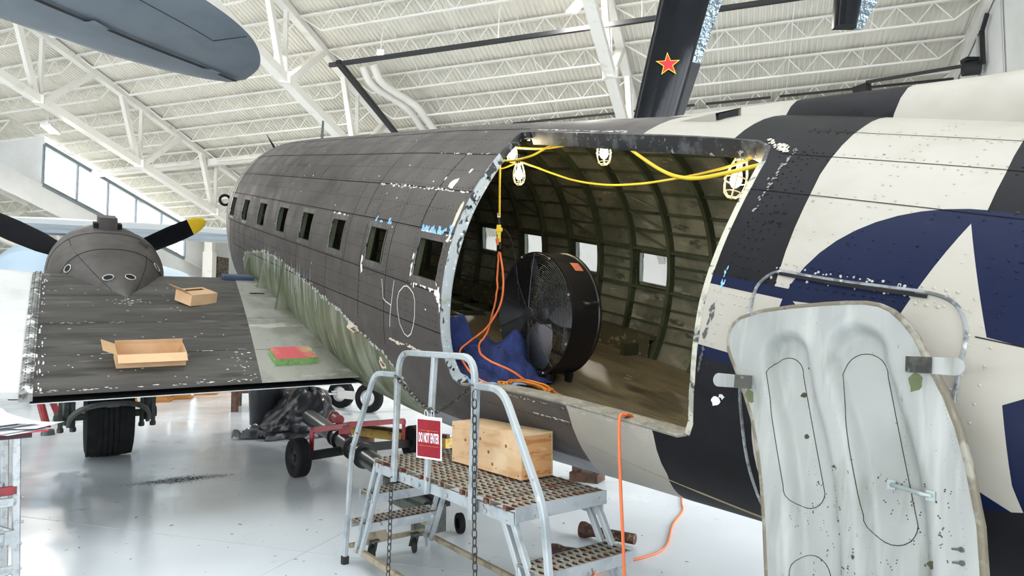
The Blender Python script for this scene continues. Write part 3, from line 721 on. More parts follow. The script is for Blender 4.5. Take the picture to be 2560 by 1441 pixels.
for x, t in ((-.485, .9), (-.5, 1.05), (-.505, 1.09), (-.55, 1.93), (-.58, 2.0)):
    b = MB(); p = S(x, t, -.024); b.cyl(p + V((-.012, 0, 0)), p + V((-.0185, 0, 0)), .010, .010, 14); AP('hole', b, M_dark, None, jf)
# small passenger-door outline sealed into the aft fuselage
pd = MB(); PDL = [(-3.03, 2.35), (-3.07, 2.1), (-3.075, 1.85), (-3.06, 1.66), (-3.02, 1.45), (-3.006, 1.327), (-2.993, 1.249), (-3.004, 1.20), (-3.061, 1.157), (-3.18, 1.153), (-3.307, 1.150), (-3.46, 1.143), (-3.619, 1.136), (-3.70, 1.151), (-3.743, 1.19), (-3.767, 1.242), (-3.777, 1.33), (-3.785, 1.42), (-3.795, 1.5), (-3.80, 1.7)]
pl2 = smoothpath([V((x, t, 0)) for x, t in PDL], 6); pd.sweep([S(p.x, p.y, .002) for p in pl2], [(-.007, -.002), (-.004, .005), (.004, .005), (.007, -.002)], (0, 1, .2))
so = AP('crew_door_seal', pd, mat('grey_sealant', '8f9193', .5, .2, [('5d5e60', 14, .5, .6), ('c3c3c0', 20, .6, .68)]), 50)
pd = MB(); ribbon(pd, dense([(-3.07, 1.164), (-3.3, 1.162), (-3.62, 1.149)], .03, False), .014, .0075); AP('hinge_gap', pd, M_dark, None, so, False)
ch2 = MB()
for _ in range(70):
    x, t = rc.choice(dense(PDL[5:18], .01, False)); s_ = 1 if rc.random() < .6 else -1
    rivet(ch2, x + rc.gauss(0, .006), t - s_ * rc.uniform(.008, .02), rc.uniform(.003, .0065), .0025, 6)
AP('sealant_blobs', ch2, mat('sealant_pale', 'a3a39d', .5), 60, None, False)['kind'] = 'stuff'
# dorsal fin
def fin(x0, x1, mt, name):
    zt = pch([-9, -6, -4.5, -3.36, -2.9, -2.286, -1.6, -1.1], [5, 2.6, 1.5, 1.137, 1.112, 1.087, 1.055, 1.035]); b = MB(); rg = []
    n = 14
    for i in range(n + 1):
        x = x0 + (x1 - x0) * i / n; zb_ = ZC + ft(x) - .06; z1 = max(zt(x), zb_ + .062); h = z1 - zb_; w = min(.17, .03 + h * .8)
        rg.append([V((x, w, zb_)), V((x, w * .93, zb_ + h * .3)), V((x, w * .72, zb_ + h * .65)), V((x, w * .42, zb_ + h * .9)), V((x, w * .14, z1)), V((x, -w * .14, z1)), V((x, -w * .42, zb_ + h * .9)), V((x, -w * .72, zb_ + h * .65)), V((x, -w * .93, zb_ + h * .3)), V((x, -w, zb_))])
    b.loft(rg, 0, True, True); return AP(name, b, mt, 50)
fin(-1.12, -2.286, M_white, 'dorsal_fin_panel'); fin(-2.286, -2.90, M_black, 'dorsal_fin_panel'); fin(-2.90, -6.5, M_white, 'dorsal_fin_panel')
# roof scoop, antenna masts, loop on the nose
b = MB(); p = S(-2.02, .28); n = SN(-2.02, .28)
b.add([S(-1.78, .20), S(-1.78, .37), S(-2.06, .37), S(-2.06, .20), S(-2.06, .37, .045), S(-2.06, .20, .045)], [(0, 1, 4, 5), (0, 5, 3), (1, 2, 4), (0, 3, 2, 1)])
b.add([S(-2.058, .22), S(-2.058, .35), S(-2.058, .35, .035), S(-2.058, .22, .035)], [(0, 1, 2, 3)], 1)
AP('roof_scoop', b, [M_white, M_dark])
b = MB(); p = S(5.6, .2); b.cyl(p, p + V((0, 0, .26)), .022, .016, 10); AP('antenna_mast', b, M_gear, 40)
b = MB(); p = S(7.25, .45); b.cyl(p, p + V((.06, .12, .2)), .02, .004, 10); AP('antenna_whip', b, M_dark, 40)
b = MB(); p = S(7.95, 1.35) + V((0, .06, 0)); b.tube([p + V((.0, .085 * math.cos(a), .085 * math.sin(a))) for a in [2 * PI * i / 20 for i in range(20)]], .022, 8, True); AP('loop_antenna', b, M_dark, 60)
# --- wing centre section (port)
wz = pch([1.6, 2.0, 2.5, 3, 3.5, 4, 4.5, 4.9, 5.2, 5.5, 5.75, 5.85], [-1.56, -1.48, -1.385, -1.30, -1.225, -1.16, -1.105, -1.07, -1.09, -1.14, -1.22, -1.33])
WX = [1.6, 1.8, 2.0, 2.25, 2.5, 2.75, 3, 3.25, 3.5, 3.75, 4, 4.25, 4.5, 4.7, 4.9, 5.05, 5.2, 5.35, 5.5, 5.62, 5.75, 5.82, 5.85]
yb = lambda x: 1.95 + (x - 1.6) * (1.558 - 1.95) / (4.75 - 1.6)
def wtop(y0f, y1f, name, mt, t=.012):
    b = MB(); ny = 10; rows = []
    for x in WX: rows.append([V((x, y0f(x) + (y1f(x) - y0f(x)) * k / ny, wz(x))) for k in range(ny + 1)])
    k = ny + 1; vs_ = [p for r in rows for p in r]; nv = len(vs_); vs_ += [p - V((0, 0, t)) for p in vs_]; fs = []
    for i in range(len(WX) - 1):
        for c in range(ny): a = i * k + c; fs += [(a, a + 1, a + k + 1, a + k), (nv + a, nv + a + k, nv + a + k + 1, nv + a + 1)]
    for c in range(ny): fs.append((c, nv + c, nv + c + 1, c + 1))
    for i in range(len(WX) - 1): fs += [(i * k, i * k + k, nv + i * k + k, nv + i * k), (i * k + ny, nv + i * k + ny, nv + i * k + k + ny, i * k + k + ny)]
    b.add(vs_, fs); return AP(name, b, mt, 40)
wp = wtop(yb, lambda x: 3.70, 'wing_upper_panel', M_wing)
wr_ = wtop(lambda x: .95, yb, 'wing_root_panel', M_alum); wr_['label'] = 'bare weathered metal wing walkway beside the fuselage'
b = MB()
wl = [(5.85, -1.33), (5.8, -1.45), (5.5, -1.58), (5.0, -1.68), (4.2, -1.74), (3.2, -1.76), (2.35, -1.72)]
b.loft([[V((x, y, z)) for x, z in wl] for y in (.6, 2.2, 3.72)], 0, False); b.add([(2.35, .9, -1.72), (2.35, 3.72, -1.72), (2.35, 3.72, -1.43), (2.35, .9, -1.43)], [(0, 1, 2, 3)], 1); AP('wing_lower_skin', b, [M_belly, M_dark], 40)
b = MB(); b.add([(1.60, .95, -1.625), (1.60, 3.72, -1.625), (2.34, 3.72, -1.72), (2.34, .95, -1.72), (1.60, .95, -1.632), (1.60, 3.72, -1.632), (2.34, 3.72, -1.73), (2.34, .95, -1.73)], [(0, 1, 2, 3), (7, 6, 5, 4), (0, 4, 5, 1), (1, 5, 6, 2), (3, 2, 6, 7), (0, 3, 7, 4)]); AP('split_flap', b, mat('flap_dark', '1c1d1e', .7))
b = MB(); b.bar((1.595, 1.0, -1.629), (1.595, 3.72, -1.629), .012, .006); AP('flap_edge', b, mat('flap_edge_white', 'c9d0d4', .5))
b = MB(); b.bar((1.62, 3.735, -1.552), (1.62, 3.735, -1.552), .01, .01)
rgj = [[V((x, 3.70, wz(x) + .006)), V((x, 3.745, wz(x) + .022)), V((x, 3.79, wz(x) + .006)), V((x, 3.79, wz(x) - .05)), V((x, 3.70, wz(x) - .05))] for x in WX]
b = MB(); b.loft(rgj, 0, True, True); jn = AP('wing_joint_strip', b, mat('joint_strip', '8d8d8a', .55, 0, [('4a4846', 12, .48, .58), ('e8e8e4', 9, .55, .62)]))
b = MB()
for i in range(70):
    x = 1.68 + i * .055
    for dy in (-.02, .025): b.box((x, 3.735 + dy, wz(x) + .02), (.009, .009, .008))
o = AP('joint_bolts', b, mat('bolt_grey', '4a4845', .6), None, jn); o['kind'] = 'stuff'
b = MB(); dh = lambda y: (y - 3.79) * .09
ring = lambda y, s: [V((1.7 + (x - 1.6) * s, y, wz(x) + dh(y))) for x in WX] + [V((1.7 + (x - 1.6) * s, y, z + dh(y))) for x, z in wl[1:]] + [V((1.75, y, -1.63 + dh(y)))]
b.loft([ring(y, 1 - (y - 3.79) * .03) for y in (3.79, 4.5, 6, 9, 12)], 0, True, True); AP('outer_wing_panel', b, M_wwhite, 40)['label'] = 'white outer wing panel'
# chips and streaks on the wing
wc = MB()
def wchip(x, y, w, h, m=0, n=9):
    w *= .7; h *= .7
    ps = [(x + h / 2 * math.cos(2 * PI * k / n) * rc.uniform(.5, 1.4), y + w / 2 * math.sin(2 * PI * k / n) * rc.uniform(.5, 1.4)) for k in range(n)]
    if any(p[0] < 1.605 or p[0] > 5 for p in ps): return
    wc.add([(a, c, wz(a) + .0015) for a, c in ps], [tuple(range(n))], m)
for _ in range(60): wchip(rc.uniform(1.7, 4.6), rc.uniform(2.0, 3.68), rc.uniform(.01, .05), rc.uniform(.008, .03))
for _ in range(44): wchip(1.61 + abs(rc.gauss(0, .02)) + .02, rc.uniform(2.0, 3.68), rc.uniform(.02, .07), rc.uniform(.008, .02))
for _ in range(24): wchip(2.32 + rc.gauss(0, .008), rc.uniform(1.95, 3.4), rc.uniform(.02, .07), rc.uniform(.008, .016))
for _ in range(14): wchip(3.1 + rc.gauss(0, .006), rc.uniform(2.6, 3.6), rc.uniform(.02, .06), rc.uniform(.008, .016))
for _ in range(34): wchip(3.78 + rc.gauss(0, .05), 2.87 + rc.gauss(0, .09), rc.uniform(.01, .05), rc.uniform(.008, .025))
for _ in range(34): wchip(rc.uniform(1.65, 4.7), 3.67 + rc.gauss(0, .015), rc.uniform(.01, .025), rc.uniform(.03, .15))
for _ in range(24): wchip(rc.uniform(1.65, 2.3), 2.02 + rc.gauss(0, .05), rc.uniform(.01, .05), rc.uniform(.008, .03))
for _ in range(12): wchip(rc.uniform(1.8, 4.6), rc.uniform(1.2, 1.6), rc.uniform(.008, .03), rc.uniform(.006, .03), 1)
AP('wing_chips', wc, [mat('chip_bright', 'eceeee', .5), M_dark], None, None, False)['kind'] = 'stuff'
b = MB()
for x in (2.31, 3.1, 4.0): b.add([(x, 1.95 if x < 4 else 1.7, wz(x) + .0012), (x, 3.68, wz(x) + .0012), (x + .008, 3.68, wz(x) + .0014), (x + .008, 1.95 if x < 4 else 1.7, wz(x) + .0014)], [(0, 1, 2, 3)])
for x in (2.3, 3.2, 4.05): b.add([(x, 1.05, wz(x) + .0012), (x, yb(x), wz(x) + .0012), (x + .008, yb(x), wz(x) + .0014), (x + .008, 1.05, wz(x) + .0014)], [(0, 1, 2, 3)])
AP('wing_seams', b, M_seam, None, None, False)['kind'] = 'stuff'
b = MB(); b.add([(4.17 + .035 * math.cos(a) * (1 if abs(math.sin(a)) < .7 else 1), 1.42 + .10 * math.sin(a), wz(4.17) + .004) for a in [2 * PI * i / 20 for i in range(20)]], [tuple(range(20))]); AP('access_hole', b, M_dark, None, None, False)
# fillet brackets standing on the wing root
for x, tt in ((3.5, 1.735), (4.47, 1.79), (5.3, 1.84)):
    b = MB(); tip = S(x, tt, .012); z0 = wz(x); i0 = S(x, 2.0); yi = 1.19
    for k in range(1):
        A_, B_, C_ = V((x, yi, z0)), V((x, yi + .15, z0)), tip
        b.prism([A_, B_, C_, tip + V((0, -.03, 0))], (.018, 0, 0)); b.prism([B_, B_ + V((.0, .0, .0)), C_], (.07, 0, 0)); b.add([B_, B_ + V((.07, 0, 0)), C_ + V((.07, 0, 0)), C_], [(0, 1, 2, 3)])
        b.box((x + .03, yi + .08, z0 + .006), (.07, .18, .012))
    AP('fillet_bracket', b, M_green)
# --- port nacelle
NY, NZ = 2.985, -1.27
nst = [(3.93, .03, -1.165), (4.15, .16, -1.10), (4.45, .33, -.985), (4.8, .48, -.86), (5.15, .585, -.755), (5.5, .655, -.675), (5.85, .69, -.615), (6.15, .70, -.575)]
b = MB(); rg = []
for x, ry, zt in nst:
    zb_ = wz(min(x, 5.8)) - .25 if x < 5.5 else NZ; h = zt - zb_
    yc = 2.885 + (NY - 2.885) * min(1, (x - 3.93) / 1.5)
    rg.append([V((x, yc + ry * math.copysign(abs(math.cos(a)) ** .8, math.cos(a)), zb_ + h * abs(math.sin(a)) ** .85)) for a in [PI * i / 24 for i in range(25)]])
b.loft(rg, 0, False); nac = AP('nacelle_fairing', b, M_od, 50)
b = MB(); b.lathe([(.655, 0), (.70, .04), (.715, .3), (.71, .6), (.69, .85), (.62, 1.0), (.53, 1.04), (.50, 1.0), (.50, .5)], (6.15, NY, NZ), (1, 0, 0), 48); AP('engine_cowling', b, M_od, 45)
b = MB(); b.lathe([(.60, -.8), (.60, 0), (.0, 0.02)], (6.15, NY, NZ - .05), (1, 0, 0), 40); AP('nacelle_belly', b, M_belly, 45)
def nsurf(x, ang):
    for (xa, ra, za), (xb_, rb, zb2) in zip(nst, nst[1:]):
        if xa <= x <= xb_: t = (x - xa) / (xb_ - xa); ry, zt = ra + (rb - ra) * t, za + (zb2 - za) * t; break
    zb_ = wz(min(x, 5.8)) - .25 if x < 5.5 else NZ; yc = 2.885 + (NY - 2.885) * min(1, (x - 3.93) / 1.5)
    return V((x, yc + ry * math.copysign(abs(math.cos(ang)) ** .8, math.cos(ang)), zb_ + (zt - zb_) * abs(math.sin(ang)) ** .85))
def nhole(x, ang, rx, ra):
    c = nsurf(x, ang); d1 = (nsurf(x + .02, ang) - nsurf(x - .02, ang)).normalized(); d2 = (nsurf(x, ang + .02) - nsurf(x, ang - .02)).normalized(); n = d1.cross(d2); n = n if n.z > 0 else -n; n.normalize()
    ring_ = [c + n * .006 + d1 * (rx * math.cos(a)) + d2 * (ra * math.sin(a)) for a in [2 * PI * i / 24 for i in range(24)]]
    b = MB(); b.tube(ring_, .006, 6, True); b.add([p - n * .003 for p in ring_], [tuple(range(24))], 1); AP('cooling_hole', b, [M_chipm, M_dark], None, nac)
nhole(4.42, PI / 2 - .35, .06, .055); nhole(4.42, PI / 2 + .22, .06, .055); nhole(5.15, PI / 2 + .95, .07, .06); nhole(5.05, PI / 2 - 1.0, .07, .05)
b = MB(); c = nsurf(5.7, PI / 2 + .55); b.box(c, (.14, .12, .05), RX(.4)); AP('vent_scoop', b, M_od, None, nac)
b = MB(); b.box((6.4, NY - .01, -.51), (.6, .22, .17)); b.box((6.3, NY - .01, -.545), (.3, .34, .07), None, 1); AP('carburettor_scoop', b, [M_od, M_dark])
nl = MB()
for x in (5.15, 5.85):
    L_ = [nsurf(x, a) + V((0, 0, .003)) for a in [.15 + (PI - .3) * i / 30 for i in range(31)]]; nl.tube(L_, .003, 4)
for a in (.95, PI - .95):
    nl.tube([nsurf(x, a) + V((0, 0, .003)) for x in [4.2 + .15 * i for i in range(12)]], .003, 4)
AP('nacelle_seams', nl, M_seam, None, nac)['kind'] = 'stuff'
# propeller
HUB = V((7.5, 3.035, -1.29)); pr = MB(); pr.lathe([(0, .28), (.07, .27), (.12, .2), (.16, .05), (.17, -.15), (.12, -.3)], HUB, (1, 0, 0), 24)
prop = AP('propeller_hub', pr, mat('prop_hub', '4a4b4e', .4, .5), 40)
for ang in (math.radians(151.5), math.radians(25.5), math.radians(269)):
    b = MB(); d = V((0, math.cos(ang), math.sin(ang))); s = V((0, -math.sin(ang), math.cos(ang))); ax_ = V((1, 0, 0)); R_ = 1.74; rg = []; tipi = None
    pf = [(.12, .06, .05, 1.2), (.3, .085, .05, 1.1), (.5, .13, .04, .8), (.8, .165, .028, .55), (1.15, .17, .02, .42), (1.36, .160, .015, .36), (1.48, .15, .013, .33), (1.6, .125, .011, .3), (1.7, .075, .008, .28), (1.74, .02, .005, .28)]
    for r, w, th_, tw in pf:
        cd = s * math.cos(tw) + ax_ * math.sin(tw); nd = ax_ * math.cos(tw) - s * math.sin(tw)
        rg.append([HUB + d * r + cd * (w * math.cos(a)) + nd * (th_ * math.sin(a)) for a in [2 * PI * i / 14 for i in range(14)]])
    k = 14; b.loft(rg[:7], 0, True, True); b.loft(rg[6:], 1, True, True)
    AP('propeller_blade', b, [M_prop, M_yel], 40, prop)
# --- main gear (port)
gw = V((5.48, 2.945, -3.05))
def GL(p): return AX.transposed() @ (V(p) - AT)
wc0 = AX.transposed() @ (V((-5.518, 9.278, .555)) - AT)
b = MB(); tw = .28; prof = [(.30, -.2), (.36, -tw * .86), (.46, -tw), (.52, -tw * .93)]
g = []
for k in range(9):
    a = -tw * .86 + 2 * tw * .86 * k / 8
    g += [(.555 - .018 * (abs(a) / tw) ** 2 * 1.2, a - .024), (.555 - .018 * (abs(a) / tw) ** 2 * 1.2, a + .018), (.543, a + .020), (.543, a + .022)]
prof += g + [(.52, tw * .93), (.46, tw), (.36, tw * .86), (.30, .2)]
b.lathe(prof, wc0, (0, 1, 0), 56); tyre = AP('main_wheel_tyre', b, M_rub, 30)
b = MB(); b.lathe([(0, -.22), (.12, -.22), (.14, -.16), (.27, -.15), (.30, -.21), (.31, -.2)], wc0, (0, 1, 0), 32); b.lathe([(0, .22), (.12, .22), (.14, .16), (.27, .15), (.30, .21), (.31, .2)], wc0, (0, 1, 0), 32); AP('wheel_hub', b, M_gear, 40, tyre)
up_l = AX.transposed() @ V((0, 0, 1))
b = MB(); b.cyl(wc0 + V((0, -.56, 0)), wc0 + V((0, .60, 0)), .05, .05, 16); b.cyl(wc0 + V((0, .55, 0)), wc0 + V((0, .62, 0)), .075, .075, 8); b.cyl(wc0 + V((0, -.58, 0)), wc0 + V((0, -.50, 0)), .075, .075, 8); AP('axle', b, M_gear, 40)
for s_ in (-.47, .47):
    b = MB(); p = wc0 + V((0, s_, 0)); b.cyl(p, p + up_l * 1.5, .075, .085, 16); b.cyl(p - up_l * .1, p + up_l * .25, .05, .05, 12); b.bar(p + V((-.1, -.06, -.12)), p + V((-.1, -.06, 1.2)), .05, .05); b.bar(p + V((-.1, .08, -.12)), p + V((-.1, .08, .8)), .045, .045)
    for dy in (-.06, .08): b.cyl(p + V((-.1, dy, -.16)), p + V((-.1, dy, -.11)), .038, .038, 8); b.cyl(p + V((-.1, dy, -.11)), p + V((-.1, dy, -.02)), .028, .028, 8)
    AP('oleo_strut', b, M_gear, 40)
b = MB(); yk = [wc0 + V((-.62 * math.sin(a) ** .7 - .1, .46 * math.copysign(abs(math.cos(a)) ** .75, math.cos(a)), 0)) + up_l * (-.06 + .42 * math.sin(a) ** .8) for a in [PI * i / 20 for i in range(21)]]
b.rod(yk, .05, .09, (1, 0, 0)); AP('gear_yoke', b, M_gear, 40)
b = MB(); b.box(wc0 + up_l * .36 + V((-.75, 0, 0)), (.05, .14, .06)); AP('yoke_clamp', b, M_gear)
# ================================================================== rolling work stand
M_galv = mat('grey_stand_paint', 'a9b0b3', .5, .15, [('8f979a', 4, .48, .62), ('7d5b44', 11, .66, .71), ('c9cdce', 18, .66, .72)], bump=(20, .06))
M_rust = mat('rusty_tread', '9a9387', .6, .1, [('8a6146', 7, .50, .60), ('bdb8ac', 15, .58, .66), ('6b4632', 19, .64, .70)], bump=(24, .2))
M_hole = mat('tread_hole', '211a15', .9); M_tan = mat('tan_worn_tube', '9a8e78', .6, 0, [('7b6f5c', 8, .5, .6), ('8c4a2e', 18, .7, .74)])
M_blk = mat('black_rubber', '1a1a1b', .7); M_chain = mat('dark_chain_steel', '34312f', .5, .5, [('5c4534', 30, .6, .66)])
SA = math.atan2(-.802, .597); S0 = V((-.947, 4.745, 0))
stand = thing('work_stand', 'grey steel rolling work stand with rusty grip treads and bent tube handrails', 'work stand', S0, (0, 0, SA))
def SW_(a, b, z): return S0 + RZ(SA) @ V((a, b, z))
def tube_part(name, pts, w=.034, r=.0, up=(0, 1, 0), mt=None, h=None):
    b = MB(); b.rod(fillet(pts, r) if r else pts, w, h or w, up); return b.build(name, mt or M_galv, stand, 35)
ZP = .838
# treads: punched planks, shared mesh
def plank_mesh(la, lb, rows, cols):
    b = MB(); t = .004; b.box((la / 2, lb / 2, -t / 2), (la, lb, t))
    b.box((.003, lb / 2, -.02), (.005, lb, .04)); b.box((la - .003, lb / 2, -.02), (.005, lb, .04))
    ca, cb = la / rows, lb / cols
    for i in range(rows):
        for j in range(cols):
            x0 = ca * (i + .5); y0 = cb * (j + .5) ; w = ca * .74; e = cb * .26; h = .011
            ox = (ca * .0)
            b.add([(x0 - w / 2, y0 - e * .2, .0006), (x0, y0 - e * 1.5, .0006), (x0 + w / 2, y0 - e * .2, .0006), (x0, y0 + e * .5, .0006)], [(0, 1, 2, 3)], 1)
            arc = []
            for k in range(5):
                u = -1 + k / 2; z = h * (1 - u * u) + .0008
                arc += [(x0 + u * w / 2, y0 - e * .3 * (1 - u * u), z), (x0 + u * w / 2, y0 + e * .75, z * .55)]
            b.add(arc, [(2 * k, 2 * k + 1, 2 * k + 3, 2 * k + 2) for k in range(4)])
    return b.data('tread_plank', [M_rust, M_hole])
pm = plank_mesh(.2355, .625, 3, 15)
for i in range(7):
    o = link('deck_plank', pm, stand, (-.015 + i * .2335, 0, ZP + (.002 if i % 2 else 0)))
tm = plank_mesh(.20, .61, 3, 14)
for a, z in ((1.625, .5625), (1.80, .31), (-.26, .575), (-.40, .335)): 
    o = link('step_tread', tm, stand, (a, .005, z))
    lip = MB(); n_ = 1 if a > 0 else 0
    lip.box((a + (.20 if a > 0 else .2), .31, z - .03), (.008, .625, .062)); lip.box((a, .31, z - .03), (.008, .625, .062)); lip.build('tread_lip', M_galv, stand)
# deck frame
for nm, b0 in (('side_rail', .012), ('side_rail', .612)): tube_part(nm, [(-.01, b0, ZP - .066), (1.60, b0, ZP - .066)], .022, 0, (0, 0, 1), None, .066)
for a in (.10, .36, .62, .86, 1.10, 1.34, 1.52): tube_part('deck_bearer', [(a, .0, ZP - .02), (a, .62, ZP - .02)], .03, 0, (0, 0, 1), mat('rust_bearer', '6b4030', .8, 0, [('8a8378', 12, .55, .62)]), .03)
tube_part('end_plate', [(1.622, -.005, ZP - .035), (1.622, .63, ZP - .035)], .008, 0, (0, 0, 1), None, .075)
tube_part('end_plate', [(-.02, -.005, ZP - .03), (-.02, .63, ZP - .03)], .008, 0, (0, 0, 1), None, .06)
for a in (.42, .62, .95, 1.35):
    b = MB(); b.cyl((a, -.006, ZP - .07), (a, -.014, ZP - .07), .013, .011, 8); b.build('bolt', M_galv, stand)
b = MB(); b.box((.60, -.002, ZP - .066), (.045, .002, .03)); b.build('maker_plate', mat('plate_blue_green', '8fb5b8', .5), stand)
# handrails on the near side
YH = -.018
tube_part('handrail_loop', [(.300, YH, .735), (.352, YH, 1.30), (.372, YH, 1.585), (1.268, YH, 1.585), (1.270, YH, 1.30), (1.233, YH, .70)], .036, .13)
tube_part('mid_post', [(.83, YH, 1.57), (.738, YH, .745)], .036)
tube_part('rail_post', [(.330, YH - .008, .745), (.362, YH - .008, 1.42)], .034)
tube_part('rail_post', [(1.262, YH - .01, .71), (1.300, YH - .01, 1.41)], .036)
tube_part('side_handrail', [(.355, YH - .01, 1.437), (.022, YH - .01, 1.432), (-.355, YH - .01, .83), (-.41, YH - .01, .355), (-.452, YH - .01, .04)], .034, .10)
tube_part('side_handrail', [(1.30, YH - .01, 1.43), (1.545, YH - .01, 1.43), (1.875, YH - .01, .895), (1.912, YH - .01, .588), (1.955, YH - .01, .03)], .036, .10)
b = MB(); b.rod([(-.451, YH - .01, .0), (-.449, YH - .01, .055)], .05, .05, (0, 1, 0)); b.build('foot_cap', M_blk, stand)
b = MB(); b.rod([(1.953, YH - .01, .0), (1.953, YH - .01, .055)], .05, .05, (0, 1, 0)); b.build('foot_cap', M_blk, stand)
for (a, z) in ((.45, 1.40), (1.315, 1.12)):
    b = MB(); b.cyl((a if a > 1 else .362, YH - .026, z), (a if a > 1 else .362, YH - .034, z), .008, .007, 8); b.build('bolt', M_galv, stand)
# inclined legs in pairs
for b0 in (.02, .605):
    for k, da in enumerate((0, .085)):
        tube_part('leg', [(-.005 + da - .03, b0 + (.0 if k else .0), ZP - .05 - .03 * k), (-.335 + da - .03, b0, .10)], .034)
        tube_part('leg', [(1.495 + da, b0, ZP - .09), (1.90 + da, b0, .06)], .036)
tube_part('gusset', [(1.45, .606, ZP - .10), (1.62, .606, ZP - .10)], .006, 0, (0, 0, 1), None, .08)
# base frame and casters
tube_part('base_tube', [(-.37, .03, .115), (1.95, .03, .10)], .042, 0, (0, 0, 1), M_tan); tube_part('base_tube', [(-.43, .62, .12), (1.95, .62, .10)], .034, 0, (0, 0, 1), M_tan)
tube_part('base_tube', [(-.43, .0, .13), (-.43, .66, .13)], .034, 0, (0, 0, 1), M_tan); tube_part('rear_foot_post', [(-.44, .665, .0), (-.44, .665, .32)], .036)
b = MB(); b.box((-.44, .665, .20), (.09, .09, .05)); b.build('clamp', M_tan, stand)
b = MB(); b.add([(-.40, .10, .32), (-.40, .24, .32), (-.40, .30, .13), (-.40, .10, .13), (-.385, .10, .32), (-.385, .24, .32), (-.385, .30, .13), (-.385, .10, .13)], [(0, 1, 2, 3), (7, 6, 5, 4), (0, 4, 5, 1), (1, 5, 6, 2), (2, 6, 7, 3)]); b.build('caster_bracket', M_tan, stand)
for (a, bb) in ((-.40, .17), (-.36, .50), (1.7, .12), (1.7, .5)):
    b = MB(); b.lathe([(.012, -.016), (.045, -.016), (.056, -.011), (.058, 0), (.056, .011), (.045, .016), (.012, .016)], (a, bb, .058), (.3, 1, 0), 22); b.build('caster_wheel', M_blk, stand, 40)
    b = MB(); b.bar((a - .02, bb - .022, .05), (a + .02, bb - .022, .15), .03, .004); b.bar((a - .02, bb + .022, .05), (a + .02, bb + .022, .15), .03, .004); b.box((a + .02, bb, .15), (.07, .07, .01)); b.build('caster_fork', M_gear, stand)
# chains: each link its own ring
def oval(L, W, r):
    b = MB(); ps = []
    for i in range(14):
        t = 2 * PI * i / 14; c, s = math.cos(t), math.sin(t); ps.append(V((W / 2 * s * (1 if abs(c) < .9 else .95), 0, math.copysign(abs(c) ** .6, c) * L / 2)))
    b.tube(ps, r, 5, True, 0, None, (0, 1, 0)); return b.data('chain_link', M_chain, 60)
lk = oval(.054, .028, .0032)
def chain(label, path, pitch=.043):
    """links threaded along a polyline of world points, every other one turned a quarter"""
    pts_ = [V(p) for p in path]; t = thing('steel_chain', label, 'chain', pts_[0], None, 'chains on the work stand'); L_ = 0; seg = []
    acc = [0]
    for i in range(1, len(pts_)): acc.append(acc[-1] + (pts_[i] - pts_[i - 1]).length)
    k = 0; s = pitch / 2
    while s < acc[-1]:
        i = max(j for j in range(len(acc)) if acc[j] <= s); i = min(i, len(pts_) - 2); u = (s - acc[i]) / (acc[i + 1] - acc[i]); p = pts_[i].lerp(pts_[i + 1], u); d = (pts_[i + 1] - pts_[i]).normalized()
        sd, up = frame(d, (.6, -.8, .02) if abs(d.z) > .9 else (0, 0, 1)); ang = (PI / 2 if k % 2 else 0) + .35 + random.uniform(-.15, .15)
        q = Matrix((sd * math.cos(ang) + up * math.sin(ang), sd * math.sin(ang) - up * math.cos(ang), d)).transposed()
        o = link('link', lk, t, p - pts_[0]); o.rotation_euler = q.to_euler(); s += pitch; k += 1
    return t
cat_ = lambda p, q, sag, n=24: [V(p).lerp(V(q), i / n) - V((0, 0, sag * 4 * (i / n) * (1 - i / n))) for i in range(n + 1)]
cp = SW_(.866, -.045, 1.243)
chain('dark steel chain sagging between the handrail posts above the red sign', cat_(SW_(.374, -.045, 1.432), cp, .015, 12)[:-1] + cat_(cp, SW_(1.285, -.045, 1.432), .02, 12))
chain('dark steel chain hanging from the handrail post farther from the crate', [SW_(.337, -.05, .77), SW_(.322, -.05, .4), SW_(.312, -.06, .012)])
chain('dark steel chain hanging down the handrail post in front of the crate', [SW_(1.300, -.045, 1.40), SW_(1.318, -.05, 1.12), SW_(1.312, -.05, .8), SW_(1.325, -.05, .4), SW_(1.33, -.06, .012)])
# sign
SGA = -.60; sc_ = SW_(.868, -.075, 1.222)
sign = thing('do_not_enter_sign', 'red sign with white DO NOT ENTER lettering hung on the chain', 'sign', sc_, (0, 0, SGA))
M_red = mat('sign_red', '860f22', .4, 0, [('921c2c', 6, .55, .7)], spec=.25); M_sgw = mat('sign_white', 'e8eaee', .4); M_gold = mat('sign_gold', 'd98a3a', .4)
sw, sh_ = .196, .247
b = MB(); b.box((0, 0, -sh_ / 2), (sw, .004, sh_)); b.build('board', M_sgw, sign)
b = MB(); b.box((0, -.0026, -sh_ / 2 - .004), (sw - .018, .0014, sh_ - .030)); b.build('red_panel', M_red, sign)
for z in (-.082, -.171): b = MB(); b.box((0, -.0038, z), (.155, .001, .0016)); b.build('gold_line', M_gold, sign)
b = MB(); b.box((-.004, -.0038, -.0875), (.008, .001, .003)); b.build('small_mark', M_gold, sign)
fc = bpy.data.curves.new('lettering', 'FONT'); fc.body = 'DO NOT ENTER'; fc.align_x = 'CENTER'; fc.align_y = 'CENTER'; fc.size = .078; fc.extrude = .0006; fc.offset = .0020; fc.space_character = 1.06
fo = bpy.data.objects.new('lettering_source', fc); COL.objects.link(fo); bpy.context.view_layer.update()
lm = bpy.data.meshes.new_from_object(fo.evaluated_get(bpy.context.evaluated_depsgraph_get())); bpy.data.objects.remove(fo); bpy.data.curves.remove(fc)
wx = max(v.co.x for v in lm.vertices) - min(v.co.x for v in lm.vertices)
for v in lm.vertices: v.co.x *= .158 / wx
lm.materials.clear(); lm.materials.append(M_sgw); lm.name = 'lettering'
